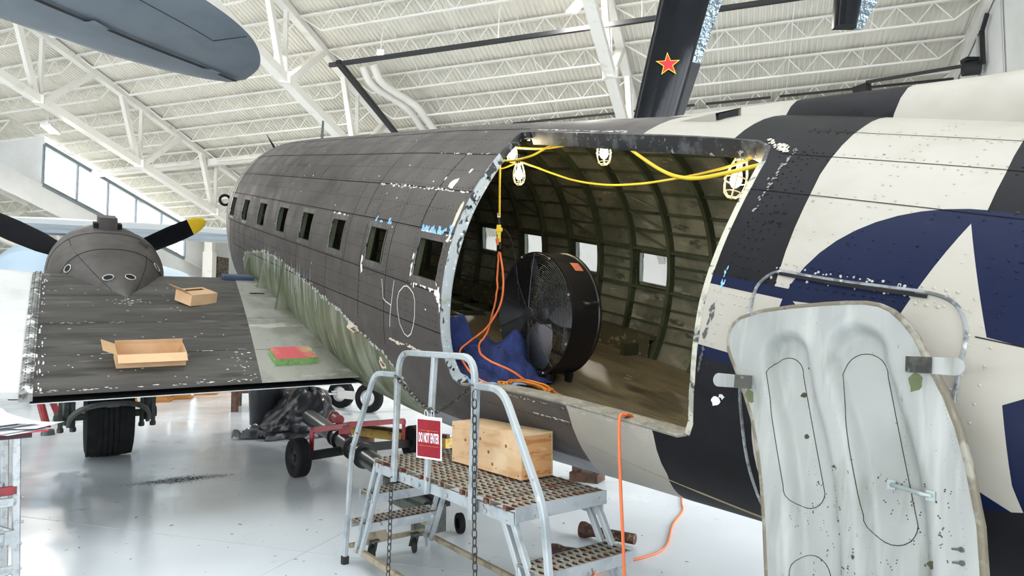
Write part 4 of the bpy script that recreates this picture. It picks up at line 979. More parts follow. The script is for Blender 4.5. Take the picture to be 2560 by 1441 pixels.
fo = link('lettering', lm, sign, (0, -.0042, -.127)); fo.rotation_euler = (PI / 2, 0, 0)
for dx in (-.027, .024):
    b = MB(); b.tube([V((dx + .011 * math.sin(a) + .003 * math.cos(a), .012 * math.sin(a * .5) - .006, .012 + .026 * math.cos(a))) for a in [2 * PI * i / 22 for i in range(22)]], .0022, 6, True); b.build('cable_tie', M_sgw, sign, 60)
# crate
M_pine = mat('pine_plywood', 'd6b48c', .6, 0, [('c59a6c', 2.6, .5, .64, (1, 1, 6)), ('e2c8a4', 3, .55, .7), ('9a6238', 7, .71, .745, (1, 1, 1))], bump=(8, .03)); M_pine2 = mat('pine_end_grain', 'cf9c66', .6, 0, [('b87a44', 3.5, .46, .58, (1, 1, 7)), ('dcb488', 9, .6, .7, (1, 1, 6)), ('8a5430', 8, .72, .75)])
crate = thing('wooden_crate', 'pale plywood crate standing on the grip-tread deck', 'crate', SW_(.445, .345, ZP + .012), (0, 0, SA + .02))
cl, cw, chh = .750, .245, .253
for nm, c, s, m_ in (('front_panel', (cl / 2, .006, chh / 2), (cl - .001, .012, chh), M_pine), ('back_panel', (cl / 2, cw - .006, chh / 2), (cl - .001, .012, chh), M_pine), ('end_panel', (cl - .006, cw / 2, chh / 2), (.013, cw - .024, chh), M_pine2), ('end_panel', (.006, cw / 2, chh / 2), (.013, cw - .024, chh), M_pine2), ('lid', (cl / 2, cw / 2, chh + .006), (cl, cw, .012), M_pine)):
    b = MB(); b.box(c, s); b.build(nm, m_, crate)
for x, z in ((.02, .02), (.02, .235), (.37, .235), (.72, .235), (.72, .02), (.24, .03), (.5, .03)): b = MB(); b.cyl((x, -.0004, z), (x, -.002, z), .0035, .0035, 8); b.build('nail', M_dark, crate)
for y, z in ((.03, .02), (.03, .235), (.22, .235), (.22, .02)): b = MB(); b.cyl((cl + .0004, y, z), (cl + .002, y, z), .0035, .0035, 8); b.build('nail', M_dark, crate)
for x, z in ((.33, .19), (.16, .16), (.42, .12), (.46, .05), (.6, .18)): b = MB(); b.cyl((x, -.0002, z), (x, -.0012, z), .011, .009, 12); b.build('knot', mat('pine_knot', '8a5a34', .7), crate)
# ================================================================== things in the cabin
M_fan = mat('fan_black', '151416', .42, 0, [('2a201c', 3, .5, .68)]); M_blade = mat('fan_blade_aluminium', 'b4b8bd', .28, .9); M_wire = mat('fan_wire', '3a3b3d', .35, .5)
fan = thing('drum_fan', 'large black drum fan with wire guards standing on the cabin floor', 'fan', AW(-.57, .37, -.99), AX)
FR, yc = .468, .49; fd0, fd1 = -.14, .13        # radius, hub height, drum back and front along +y
b = MB(); pr_ = [(FR, fd0), (FR, fd1), (FR + .012, fd1 + .004), (FR + .012, fd1 - .012), (FR + .004, fd1 - .02), (FR + .004, fd0 + .02), (FR + .012, fd0 + .012), (FR + .012, fd0 - .004)]
b.lathe(pr_, (0, 0, yc), (0, 1, 0), 64, 0, None, True); b.build('drum', M_fan, fan, 40)
for yy, sgn, nm in ((fd1 + .012, 1, 'front_guard'), (fd0 - .012, -1, 'rear_guard')):
    b = MB(); nr = 30 if sgn > 0 else 24
    for i in range(nr):
        r = .06 + (FR - .06) * i / (nr - 1); dome = sgn * .035 * (1 - (r / FR) ** 2)
        b.tube([V((r * math.cos(a), yy + dome, yc + r * math.sin(a))) for a in [2 * PI * k / 44 for k in range(44)]], .0017, 3, True)
    for k in range(10):
        a = 2 * PI * k / 10 + .2; b.tube([V((r * math.cos(a), yy + sgn * (.035 * (1 - (r / FR) ** 2) + .002), yc + r * math.sin(a))) for r in (.05, .15, .25, .35, FR)], .003, 4)
    b.cyl((0, yy + sgn * .03, yc), (0, yy + sgn * .042, yc), .055, .05, 24)
    g = b.build(nm, M_wire, fan, 60)
    if sgn < 0:
        b = MB()
        for k in range(72):
            a = 2 * PI * k / 72
            for tw in (.16, -.16): b.tube([V((r * math.cos(a + tw * (r / FR)), yy - .035 * (1 - (r / FR) ** 2), yc + r * math.sin(a + tw * (r / FR)))) for r in (.1, .2, .3, .4, FR)], .0013, 3)
        b.build('diamond_mesh', M_wire, g)
for k in range(8):
    a = 2 * PI * k / 8 + .3; b = MB(); b.box((FR * math.cos(a), fd1 + .012, yc + FR * math.sin(a)), (.014, .012, .014)); b.build('guard_clip', mat('clip_steel', 'b8babb', .4, .6), fan)
b = MB(); b.lathe([(0, -.06), (.075, -.06), (.085, -.03), (.085, .05), (.05, .07), (0, .075)], (0, 0, yc), (0, 1, 0), 28); hub = b.build('hub', M_fan, fan, 40)
for ang in (.95, 2.95, 4.95):
    b = MB(); d = V((math.cos(ang), 0, math.sin(ang))); s = V((-math.sin(ang), 0, math.cos(ang))); n = V((0, 1, 0)); rg = []
    for r, w, tw in ((.07, .05, .7), (.14, .085, .62), (.25, .115, .52), (.36, .12, .45), (.43, .112, .4), (.45, .095, .4)):
        cd = s * math.cos(tw) + n * math.sin(tw); rg.append([V((0, .0, yc)) + d * r + cd * (w * u) + n * (.018 * (1 - u * u)) for u in (-1, -.6, -.2, .2, .6, 1)])
    k = 6; vs_ = [p for r in rg for p in r]; nv = len(vs_); vs_ += [p - V((0, .003, 0)) for p in vs_]
    fs = [(i * k + c, i * k + c + 1, (i + 1) * k + c + 1, (i + 1) * k + c) for i in range(5) for c in range(5)]; fs += [tuple(nv + x for x in f[::-1]) for f in fs]
    b.add(vs_, fs); b.build('blade', M_blade, hub, 40)
b = MB(); b.cyl((0, -.13, yc), (0, -.03, yc), .075, .075, 24); b.bar((-FR, -.09, yc), (FR, -.09, yc), .05, .02); b.bar((-FR * .7, -.09, yc - .30), (FR * .7, -.09, yc - .30), .04, .02); b.build('motor_mount', M_fan, fan, 40)
for x in (-.24, .24):
    for yy in (fd0 + .03, fd1 - .05):
        b = MB(); b.add([(x - .035, yy, yc - .385 - .03), (x + .035, yy, yc - .385 - .03), (x + .022, yy, 0), (x - .022, yy, 0), (x - .035, yy + .035, yc - .385 - .03), (x + .035, yy + .035, yc - .385 - .03), (x + .022, yy + .035, 0), (x - .022, yy + .035, 0)], [(0, 1, 2, 3), (7, 6, 5, 4), (0, 4, 5, 1), (1, 5, 6, 2), (2, 6, 7, 3), (3, 7, 4, 0)]); b.build('foot', M_fan, fan)
b = MB(); a = -.0; b.tube(smoothpath([V((-FR, -.06, yc + .17)) * 1, V((-FR - .05, -.06, yc + .17)), V((-FR - .05, .04, yc + .17)), V((-FR, .04, yc + .17))], 5), .013, 10); b.build('handle', M_fan, fan, 50)
b = MB(); lab = [V(((FR + .008) * math.cos(a), y, yc + (FR + .008) * math.sin(a))) for a in (2.02, 2.12, 2.22) for y in (-.08, .0)]; b.add(lab, [(0, 1, 3, 2), (2, 3, 5, 4)]); b.build('warning_label', mat('label_orange', 'c07058', .6), fan)
# wheels at the back foot
b = MB(); b.lathe([(.0, -.02), (.06, -.02), (.07, 0), (.06, .02), (0, .02)], (.55, .03, .07), (1, .3, 0), 22); b.build('transport_wheel', M_blk, fan, 40)

# blue moving blanket, heaped
from mathutils import noise
M_blan = mat('quilted_navy_cloth', '24356e', .9, 0, [('1a2754', 5, .45, .6), ('34468a', 20, .6, .7)], bump=(60, .5)); M_blt = mat('blanket_binding', '8fb4dc', .8)
def blanket_h(u, v):
    q = V((u * 3.1, v * 3.1, .3)); h = .16 * max(0, 1 - ((u - .28) / .42) ** 2 - ((v - .45) / .62) ** 2) ** .5 if ((u - .28) / .42) ** 2 + ((v - .45) / .62) ** 2 < 1 else 0
    e = .13 * math.exp(-(((u - .60) / .13) ** 2 + ((v - .25) / .2) ** 2)) + .20 * math.exp(-(((u - .16) / .12) ** 2 + ((v - .75) / .16) ** 2))
    edge = min(1, 6 * min(u, 1 - u, v, 1 - v))
    return (h * .75 + e) * max(.12, edge) + .07 * edge * abs(noise.noise(q * 1.3)) * 1.6 + .055 * edge * abs(noise.noise(q * 2.6 + V((4, 1, 2)))) * 1.5 + .004 * math.sin(60 * u + 3 * math.sin(25 * v))
bl = thing('moving_blanket', 'crumpled navy quilted blanket heaped in the doorway corner', 'blanket', AW(-.38, .80, -.985), AX)
N_ = 56; vs_ = []; fs = []; mi = []
for i in range(N_ + 1):
    for j in range(N_ + 1):
        u, v = i / N_, j / N_; wob = .06 * noise.noise(V((u * 2.5, v * 2.5, 7))) 
        x = .40 - .86 * u + wob * 1.2 + .10 * (v - .5); y = -.36 + .66 * v + .07 * noise.noise(V((u * 2, v * 2, 3))) - .03 * math.sin(u * 4)
        z = blanket_h(u, v) + .008
        vs_.append(V((x, y, z)))
for i in range(N_):
    for j in range(N_): a = i * (N_ + 1) + j; fs.append((a, a + 1, a + N_ + 2, a + N_ + 1)); mi.append(1 if (i >= N_ - 2 and 10 < j) or j >= N_ - 2 and i > 40 else 0)
b = MB(); b.v = [tuple(p) for p in vs_]; b.f = fs; b.m = mi; cl_ = b.build('cloth', [M_blan, M_blt], bl, 80, None, False)
sd = cl_.modifiers.new('thickness', 'SOLIDIFY'); sd.thickness = .01; sd.offset = 1
b = MB(); b.lathe([(0, 0), (.05, 0), (.05, .03), (0, .03)], (.02, -.47, .03), (.2, 1, .1), 22); b.build('rolled_end', M_blk, bl, 40)
# cords
M_or = mat('orange_cord', 'e0703c', .5); M_or2 = mat('orange_yellow_cord', 'e08a2e', .5); M_yc = mat('yellow_cord', 'e3bd2c', .5)
def cord(name, pts_, r, mt, label, cat='cord', group=None, n=6, wob=0.0, seed=1):
    rr = random.Random(seed); P_ = smoothpath([AW(*p) for p in pts_], n)
    if wob: P_ = [p + V((rr.uniform(-wob, wob), rr.uniform(-wob, wob), 0)) for p in P_]; P_ = smoothpath(P_, 2)
    b = MB(); b.tube(P_, r, 8); o = b.build(name, mt, None, 60); return tag(o, label, cat, group)
cord('extension_cord', [(-.237, .66, -.064), (-.249, .66, -.25), (-.30, .68, -.40), (-.31, .71, -.56), (-.36, .78, -.70), (-.42, .87, -.76), (-.53, .93, -.80), (-.66, .93, -.83), (-.78, .82, -.875), (-.86, .70, -.95), (-.95, .62, -.975), (-1.05, .605, -.977), (-1.27, .61, -.977), (-1.385, .53, -.977), (-1.53, .48, -.977), (-1.66, .46, -.977), (-1.90, .56, -.977), (-2.20, .80, -.977), (-2.32, .98, -.90), (-2.345, 1.12, -.70), (-2.348, 1.20, -.675)], .0085, M_or, 'orange extension cord running from the yellow plug across the cabin floor to the sill', 'cord', None, 5, .004, 2)
cord('extension_cord', [(-.256, .66, -.068), (-.34, .66, -.26), (-.40, .70, -.45), (-.37, .78, -.64), (-.33, .90, -.76), (-.36, 1.00, -.82), (-.5, 1.06, -.86), (-.68, 1.06, -.93), (-.80, 1.0, -.965), (-.85, .95, -.977)], .0085, M_or, 'orange extension cord dropping from the yellow plug over the blanket to the coil', 'cord', None, 6)
rr = random.Random(9); P_ = []
for k in range(150):
    a = 2 * PI * k / 24; g = 1 - .45 * (k % 41) / 41 * rr.uniform(.8, 1); P_.append(AW(-.97 + .215 * math.cos(a) * g + .02 * math.sin(k * .11), .80 + .18 * math.sin(a) * g + .02 * math.cos(k * .07), -.977 + .00018 * k + rr.uniform(0, .006)))
b = MB(); b.tube(smoothpath(P_, 3), .0075, 7); tag(b.build('cord_coil', M_or2, None, 60), 'loose coil of orange cord lying behind the door sill', 'cord')
P_ = []
for k in range(60): a = 2 * PI * k / 20; P_.append(AW(-2.22 + .34 * math.cos(a) * (1 - .003 * k), .80 + .07 * math.sin(a) - .1 * math.cos(a), -.977 + .0004 * k + .004 * rr.random()))
b = MB(); b.tube(smoothpath(P_, 3), .0075, 7); tag(b.build('cord_coil', M_or, None, 60), 'flat orange cord loops in the aft corner of the cabin floor', 'cord')
SP = AW(-2.348, 1.205, -.675); zf = .010
P_ = smoothpath([SP + V((.04, .05, -.01)), SP, SP + V((-.015, -.02, -.06)), SP + V((-.012, -.02, -.30)), SP + V((.0, -.015, -.62)), SP + V((.012, .0, -.95)), V((SP.x + .05, SP.y + .1, .08)), V((SP.x + .1, SP.y + .28, zf)), V((.62, 4.35, zf)), V((.55, 4.75, zf)), V((.75, 5.05, zf)), V((1.0, 5.2, zf)), V((1.22, 5.45, zf)), V((1.42, 6.05, zf)), V((1.62, 6.5, zf)), V((1.70, 6.85, zf)), V((1.9, 7.5, zf)), V((2.6, 8.4, zf))], 7)
b = MB(); b.tube(P_, .0085, 8); tag(b.build('extension_cord', M_or, None, 60), 'orange extension cord hanging from the door sill and trailing over the floor', 'cord')
# yellow string cord and plug
ycord = thing('string_light_cord', 'yellow cord looped under the cabin roof carrying the caged lamps', 'cord', AW(-.6, .4, .7))
def ycp(pts_, r, n=7):
    b = MB(); b.tube([p - AW(-.6, .4, .7) for p in smoothpath([AW(*p) for p in pts_], n)], r, 8); b.build('cord_run', M_yc, ycord, 60)
ycp([(-1.40, .60, .82), (-1.498, .62, .76), (-1.76, .66, .649), (-1.93, .69, .59), (-2.082, .72, .559), (-2.25, .75, .555), (-2.49, .80, .585), (-2.62, .76, .625), (-2.76, .70, .66)], .011)
ycp([(.9, .35, .70), (.582, .3, .624), (.40, .27, .64), (.215, .25, .69), (.014, .25, .66), (-.24, .22, .605), (-.482, .2, .56), (-.70, .17, .54), (-.901, .15, .537), (-1.15, .17, .548), (-1.394, .2, .569), (-1.94, .4, .61), (-2.452, .7, .64), (-2.55, .75, .66)], .0085)
ycp([(-.12, .66, .659), (-.17, .62, .655), (-.259, .6, .664), (-.36, .57, .69), (-.449, .55, .719), (-.619, .5, .809), (-.75, .45, .86)], .0095)
ycp([(-.05, .52, .79), (-.12, .5, .775), (-.354, .45, .772), (-.568, .42, .791), (-.776, .4, .826), (-.95, .38, .87)], .0095)
ycp([(-.25, .35, .84), (-.45, .38, .80), (-.6, .4, .80), (-.75, .38, .83)], .008)
ycp([(-.12, .66, .659), (-.155, .66, .439), (-.195, .66, .22)], .010)
plug = thing('cord_plug', 'yellow three-way plug with white tag hanging in the doorway', 'plug', AW(-.205, .66, .12), None)
Pp = lambda p: V(p)
b = MB(); b.box((0, 0, -.01), (.035, .03, .075)); b.box((.004, -.012, -.012), (.05, .02, .03)); b.box((.002, 0, -.075), (.026, .028, .07)); b.build('yellow_body', mat('plug_yellow', 'e8c61e', .45), plug)
b = MB(); b.box((0, -.017, -.005), (.008, .002, .004)); b.box((.006, -.017, -.02), (.003, .002, .008)); b.box((-.006, -.017, -.02), (.003, .002, .008)); b.build('socket_slot', M_dark, plug)
b = MB(); b.cyl((0, 0, .03), (0, 0, .085), .012, .012, 10); b.cyl((.01, 0, -.11), (.012, 0, -.16), .012, .009, 10); b.build('strain_relief', M_blk, plug, 40)
b = MB(); b.cyl((-.012, -.012, -.085), (-.01, -.012, -.135), .017, .010, 10); b.build('orange_plug', M_or, plug, 40)
b = MB(); b.box((0, -.006, .105), (.026, .004, .036)); b.build('white_tag', M_sgw, plug)
cord('fan_cord', [(-.222, .64, .115), (-.25, .62, .11), (-.306, .60, .042), (-.33, .56, -.1), (-.341, .53, -.238), (-.421, .52, -.546), (-.5, .5, -.9)], .004, M_blk, 'thin black cord from the yellow plug down to the drum fan')
# caged work lamps
M_bulb = glow('bulb_glow', 'fff0c8', 60); M_cage = mat('yellow_cage', 'f0d890', .5); M_sock = mat('black_socket', '141414', .5)
def worklamp(pos, label, k=1.0, tilt=0.0):
    t = thing('work_lamp', label, 'lamp', AW(*pos), (0, tilt, .3), 'caged lamps strung inside the doorway')
    b = MB(); b.cyl((0, 0, .075 * k), (0, 0, .15 * k), .022 * k, .018 * k, 14); b.cyl((0, 0, .13 * k), (0, 0, .145 * k), .026 * k, .026 * k, 14); b.bar((-.035 * k, 0, .14 * k), (.035 * k, 0, .14 * k), .02, .02); b.build('socket', M_sock, t, 40)
    b = MB()
    for j in range(6):
        a = 2 * PI * j / 6; b.tube([V((r * math.cos(a), r * math.sin(a), z)) * k for r, z in ((.024, .085), (.036, .05), (.046, .01), (.047, -.03), (.038, -.065), (.018, -.085), (0, -.088))], .0028 * k, 5)
    for r, z in ((.047, -.01), (.036, -.068)): b.tube([V((r * math.cos(a), r * math.sin(a), z)) * k for a in [2 * PI * i / 18 for i in range(18)]], .0026 * k, 5, True)
    b.build('cage', M_cage, t, 60)
    b = MB(); b.lathe([(0, .08), (.013, .078), (.014, .05), (.026, .02), (.031, -.012), (.027, -.035), (.014, -.052), (0, -.055)], (0, 0, 0), (0, 0, 1 * k), 18); b.build('bulb', M_bulb, t, 60)
    ld = bpy.data.lights.new('bulb_light', 'POINT'); ld.energy = BULB_POWER; ld.color = (1, .86, .58); ld.shadow_soft_size = .035
    lo = bpy.data.objects.new('bulb_light', ld); COL.objects.link(lo); lo.parent = t; lo.location = (0, 0, -.01)
worklamp((-.16, .58, .728), 'lit caged lamp tucked under the forward corner of the doorway', .95)
worklamp((.196, .25, .59), 'lit caged lamp hanging deepest in the cabin on the yellow cord', 1.15)
worklamp((-1.076, .42, .75), 'lit caged lamp under the middle of the black door header', 1.15)
worklamp((-2.381, .62, .572), 'lit caged lamp tilted beside the aft doorpost', 1.3, .3)
# ================================================================== things lying on the wing
M_card = mat('cardboard', 'd9b48c', .8, 0, [('cfa67c', 3, .45, .65)]); M_card2 = mat('cardboard_inside', 'c69f74', .85); M_tape = mat('brown_tape', 'b07a45', .4)
WSL = lambda x: math.atan((wz(x + .1) - wz(x - .1)) / .2)
def cbox(name, label, pos, yaw, L, W, Hh, flaps, tapes=True):
    """open carton: L along y, W along x, walls as thin sheets; flaps: (side, length, angle)"""
    x, y = pos; t = thing(name, label, 'box', AW(x, y, wz(x) + .004), AX @ RZ(yaw) @ RY(-WSL(x)), 'cardboard boxes on the wing'); th_ = .005
    b = MB(); b.box((0, 0, th_ / 2), (W, L, th_)); b.build('base', M_card2, t)
    for nm, c, s in (('wall', (-W / 2, 0, Hh / 2), (th_, L, Hh)), ('wall', (W / 2, 0, Hh / 2), (th_, L, Hh)), ('wall', (0, -L / 2, Hh / 2), (W, th_, Hh)), ('wall', (0, L / 2, Hh / 2), (W, th_, Hh))):
        b = MB(); b.box(c, s); b.build(nm, M_card, t)
    for side, ln, ang in flaps:      # angle 0 = straight up, positive folds outward
        b = MB(); d = {'aft': V((-1, 0, 0)), 'fwd': V((1, 0, 0)), 'port': V((0, 1, 0)), 'stbd': V((0, -1, 0))}[side]; w = L if side in ('aft', 'fwd') else W
        o = d * (W / 2 if side in ('aft', 'fwd') else L / 2) + V((0, 0, Hh)); u = V((0, 0, math.cos(ang))) + d * math.sin(ang); s = V((-d.y, d.x, 0)) * (w / 2)
        n = u.cross(s).normalized() * .004; b.add([o - s, o + s, o + s + u * ln, o - s + u * ln, o - s + n, o + s + n, o + s + u * ln + n, o - s + u * ln + n], [(0, 1, 2, 3), (7, 6, 5, 4), (0, 4, 5, 1), (1, 5, 6, 2), (2, 6, 7, 3), (3, 7, 4, 0)]); b.build('flap', M_card, t)
    if tapes:
        for z in (Hh * .75, Hh * .3): b = MB(); b.box((0, -L / 2 - .003, z), (.05, .002, .035)); b.build('tape', M_tape, t)
    return t
cbox('cardboard_box', 'open cardboard tray with flaps folded out near the wing trailing edge', (2.12, 2.83), .03, .56, .24, .13, (('aft', .10, 2.0), ('port', .12, 1.15), ('fwd', .04, -.2)), False)
cbox('cardboard_box', 'half-open cardboard carton turned askew beside the nacelle', (3.78, 2.20), .55, .36, .26, .13, (('port', .13, 1.0), ('aft', .15, -1.55), ('fwd', .05, -1.5), ('stbd', .0501, -1.56)))
pd_ = thing('foam_block', 'green foam block with red-sprayed top on the bare wing root', 'foam block', AW(2.06, 1.54, wz(2.06)), AX @ RZ(.04) @ RY(-WSL(2.06)))
b = MB(); b.box((0, 0, .035), (.28, .42, .07)); b.build('body', mat('foam_green', '7aa060', .85, 0, [('5f8a4c', 9, .45, .6), ('a9b98c', 14, .6, .68)], bump=(30, .4)), pd_)
b = MB(); b.add([(-.14, .21, .0706), (.14, .21, .0706), (.14, -.20, .0706), (.06, -.21, .0706), (.0, -.185, .0706), (-.14, -.21, .0706), (-.145, .0, .064), ], [(0, 1, 2, 3, 4, 5)]); b.build('red_spray', mat('foam_red', 'c4585a', .85, 0, [('b98f6c', 2.4, .5, .62), ('a8b088', 3, .62, .7)]), pd_)
pad = thing('kneeling_pads', 'two flat dark pads stacked at the forward wing root', 'pads', AW(4.95, 1.50, wz(4.95) + .003), AX)
b = MB(); b.box((0, 0, .014), (.20, .40, .026)); b.build('lower_pad', mat('pad_blue', '2c4468', .8), pad)
b = MB(); b.box((0, .005, .041), (.19, .37, .024)); b.build('upper_pad', mat('pad_slate', '4a5562', .7), pad)
# ================================================================== cargo door leaning on the aft fuselage
M_pan = mat('grey_primed_aluminium', '9fa19d', .55, .05, [('8c8f8b', 2.4, .44, .62, (1, 1, .4)), ('afb1ac', 4, .52, .70, (2.2, 1, .3)), ('83867f', 7, .56, .74, (2.0, 1, .3)), ('6b6d66', 44, .70, .75)], bump=(7, .05), rvar=(4, .4, .6))
M_pedge = mat('brown_edge', '6d6656', .7, 0, [('8d8a7e', 10, .5, .6), ('4c4638', 8, .6, .7)])
TA = math.atan2(-.825, .565); PB = V((.874, 2.212, 0)); tl = math.radians(9)
PR = RZ(TA) @ RX(-tl)
panel = thing('cargo_door_leaf', 'detached grey cargo door leaf leaning against the striped fuselage', 'door', PB, PR)
ZT = 1.80
OUTL = [(-.10, 0), (-.125, .45), (-.16, .86), (-.186, 1.052), (-.21, 1.193), (-.237, 1.307), (-.274, 1.424), (-.31, 1.50), (-.342, 1.56), (-.388, 1.638), (-.412, 1.68), (-.42, 1.72), (-.416, 1.761), (-.40, 1.79), (-.372, 1.812), (-.33, 1.825), (-.274, 1.839), (-.15, 1.852), (-.023, 1.859), (.06, 1.861), (.126, 1.859), (.172, 1.85), (.209, 1.832), (.25, 1.795), (.29, 1.744), (.329, 1.667), (.386, 1.563), (.423, 1.475), (.453, 1.372), (.489, 1.207), (.503, 1.054), (.515, .7), (.52, .3), (.52, 0)]
def plx(z, side):
    L_ = OUTL[:12] if side < 0 else OUTL[22:]
    if side > 0: L_ = L_[::-1]
    for (x0, z0), (x1, z1) in zip(L_, L_[1:]):
        if z0 <= z <= z1: return x0 + (x1 - x0) * (z - z0) / (z1 - z0)
    return L_[0][0] if z < L_[0][1] else L_[-1][0]
# centre lines of the two pressed ridges follow the door's own curve
def ridge(x, z):
    h = 0
    for f, top, w in ((.27, 1.735, .076), (.655, 1.765, .088)):
        zz = min(z, top - w); l, r = plx(zz, -1), plx(zz, 1)
        if zz > 1.5: l = plx(1.5, -1) - (zz - 1.5) * .25; r = plx(1.5, 1) - (zz - 1.5) * .42
        c = l + (r - l) * f; d = math.hypot(x - c, max(0, z - (top - w)))
        t = min(1, max(0, (w + .028 - d) / .045)); h = max(h, t * t * (3 - 2 * t))
    return h
def bow(z): return .03 * ((z - 1.0) / 1.0) ** 2
def pz(x, z): return bow(z) + .056 * ridge(x, z)
gp = []; st_ = .0135; z = 0.0
poly2 = [V(p) for p in dense([(a, c / K) for a, c in OUTL], .02)]; poly2 = [V((p.x, p.y * K)) for p in poly2]
zz = st_
while zz < 1.86:
    xx = -.42
    while xx < .53:
        if pin([(p.x, p.y) for p in poly2[::2]], xx, zz): gp.append(V((xx, zz)))
        xx += st_
    zz += st_
n_ = len(poly2)
r_ = delaunay_2d_cdt(poly2 + gp, [(i, (i + 1) % n_) for i in range(n_)], [], 1, 1e-5)
b = MB(); vv = [V((p.x, pz(p.x, p.y), p.y)) for p in r_[0]]; nv = len(vv)
b.add(vv + [p + V((0, .028, 0)) for p in vv], [tuple(f) for f in r_[2]] + [tuple(nv + i for i in f[::-1]) for f in r_[2]])
b.build('inner_sheet', M_pan, panel, 70)
b = MB(); b.rod([V((x, bow(z) + .014, z)) for x, z in OUTL[1:-1]], .016, .032, (0, 1, 0)); b.build('edge_rim', M_pedge, panel, 50)
# thin seams of the inspection panels on each ridge
def pline(name, pts_, w, mt, off=.0015, closed=False):
    b = MB(); b.sweep([V((x, pz(x, z) - off, z)) for x, z in pts_], [(-w, 0), (0, .0012), (w, 0)], (0, 1, 0), closed, 0, False); return b.build(name, mt, panel, None, None, False)
for (cx0, zt), (cx1, zb2), w in (((-.175, 1.665), (-.06, 1.14), .062), ((.115, 1.69), (.23, 1.09), .075), ((-.02, .99), (.0, .3), .06), ((.27, .93), (.28, .3), .075)):
    ps = []
    for k in range(13): a = PI * k / 12; ps.append((cx0 - w * math.cos(a), zt - w + w * math.sin(a)))
    for k in range(13): a = PI * k / 12; ps.append((cx1 + w * math.cos(a), zb2 + w - w * math.sin(a)))
    ps = dense([(a, c / K) for a, c in ps], .03); ps = [(a, c * K) for a, c in ps]
    b = MB(); P_ = [V((x, pz(x, z) - .0012, z)) for x, z in ps]; b.tube(P_, .0011, 4, True); b.build('access_seam', M_seam, panel)
# rivets over the sheet
b = MB(); rq = random.Random(5)
def prow(x0, z0, x1, z1, n, m=0, r=.0028):
    for k in range(n):
        x, z = x0 + (x1 - x0) * k / (n - 1), z0 + (z1 - z0) * k / (n - 1); y = pz(x, z)
        b.add([(x, y - .0015, z)] + [(x + r * math.cos(a), y - .0002, z + r * math.sin(a)) for a in [2 * PI * i / 6 for i in range(6)]], [(0, 1 + i, 1 + (i + 1) % 6) for i in range(6)], m)
for x0, z0, x1, z1 in ((-.24, 1.6, -.13, 1.1), (-.11, 1.62, .0, 1.08), (.03, 1.62, .13, 1.0), (.22, 1.60, .33, 1.0), (.42, 1.45, .47, 1.0), (-.12, 1.1, -.06, .3), (.02, 1.0, .06, .3), (.16, .95, .18, .3), (.36, .95, .38, .3), (.38, 1.56, .45, 1.3)): prow(x0, z0, x1, z1, 22)
for _ in range(130): x, z = rq.uniform(-.1, .42), rq.uniform(.85, 1.3); prow(x, z, x + rq.uniform(-.006, .006), z + rq.uniform(.002, .012), 2, 1, rq.uniform(.0012, .003))
b.build('rivets', [M_pan, mat('scuff_dark', '3c3c38', .8)], panel, None, None, False)['kind'] = 'stuff'
# latch tabs
for x0, x1, z in ((-.455, -.29, 1.558), (.30, .445, 1.652)):
    sgn = -1 if x0 < 0 else 1; y = -.012
    t0 = MB(); ps = [(x0 + .022 * (1 - 0), z)]; xi, xo = (x1, x0) if sgn < 0 else (x0, x1)
    out_ = [V((xi, y, z + .024)), V((xo - sgn * .024, y, z + .027))] + [V((xo - sgn * .026 + sgn * .026 * math.sin(a), y, z + .027 * math.cos(a))) for a in [PI * k / 8 for k in range(1, 8)]] + [V((xo - sgn * .024, y, z - .027)), V((xi, y, z - .024))]
    t0.prism(out_, (0, .006, 0)); lt = t0.build('latch_tab', M_pan, panel)
    t1 = MB(); xm = xi + sgn * .005; t1.box((xi + sgn * .02, y - .005 + .0, z), (.075, .004, .05)); t1.build('latch_slot', mat('slot_dark', '4b4a44', .6, .2, [('2c2c28', 12, .45, .6), ('83837c', 16, .58, .66)]), panel)
    t2 = MB(); c2 = (xi + sgn * .0, z - .055); pts_ = [V((c2[0] + .022 * math.cos(a) * rq.uniform(.6, 1.3), pz(c2[0], c2[1]) - .0015, c2[1] + .03 * math.sin(a) * rq.uniform(.6, 1.3))) for a in [2 * PI * k / 12 for k in range(12)]]; t2.add(pts_, [tuple(range(12))]); t2.build('bare_patch', mat('patch_green', '5a6140', .7), panel, None, None, False)
# handle, studs, bolts, damage holes
b = MB(); y0 = pz(.222, 1.273); y1 = pz(.362, 1.266); p = [V((.222, y0 - .004, 1.273)), V((.236, y0 - .024, 1.274)), V((.345, y1 - .024, 1.267)), V((.360, y1 - .004, 1.266))]; b.tube(fillet(p, .012), .007, 10); hd = b.build('handle', mat('handle_zinc', '9aa3a2', .4, .5), panel, 50)
for x, z in ((.222, 1.273), (.362, 1.266)): b = MB(); b.box((x, pz(x, z) - .004, z), (.026, .005, .03)); b.cyl((x, pz(x, z) - .006, z), (x, pz(x, z) - .012, z), .007, .007, 8); b.build('handle_foot', MATS['handle_zinc'], panel)
for x, z in ((.447, 1.134), (.45, 1.098)): b = MB(); b.cyl((x, pz(x, z), z), (x - .012, pz(x, z) - .03, z), .004, .003, 8); b.cyl((x, pz(x, z), z), (x, pz(x, z) - .003, z), .008, .008, 8); b.build('stud', M_gear, panel)
for x, z, r in ((-.105, 1.53, .010), (-.08, 1.385, .009), (.37, 1.07, .013), (.06, 1.30, .005), (.14, 1.03, .006), (-.09, 1.63, .005)):
    b = MB(); y = pz(x, z) - .0014; b.add([(x + r * math.cos(a) * rq.uniform(.7, 1.3), y, z + r * math.sin(a) * rq.uniform(.7, 1.3)) for a in [2 * PI * k / 10 for k in range(10)]], [tuple(range(10))]); b.build('torn_hole', mat('hole_olive', '3e3c2c', .9), panel, None, None, False)
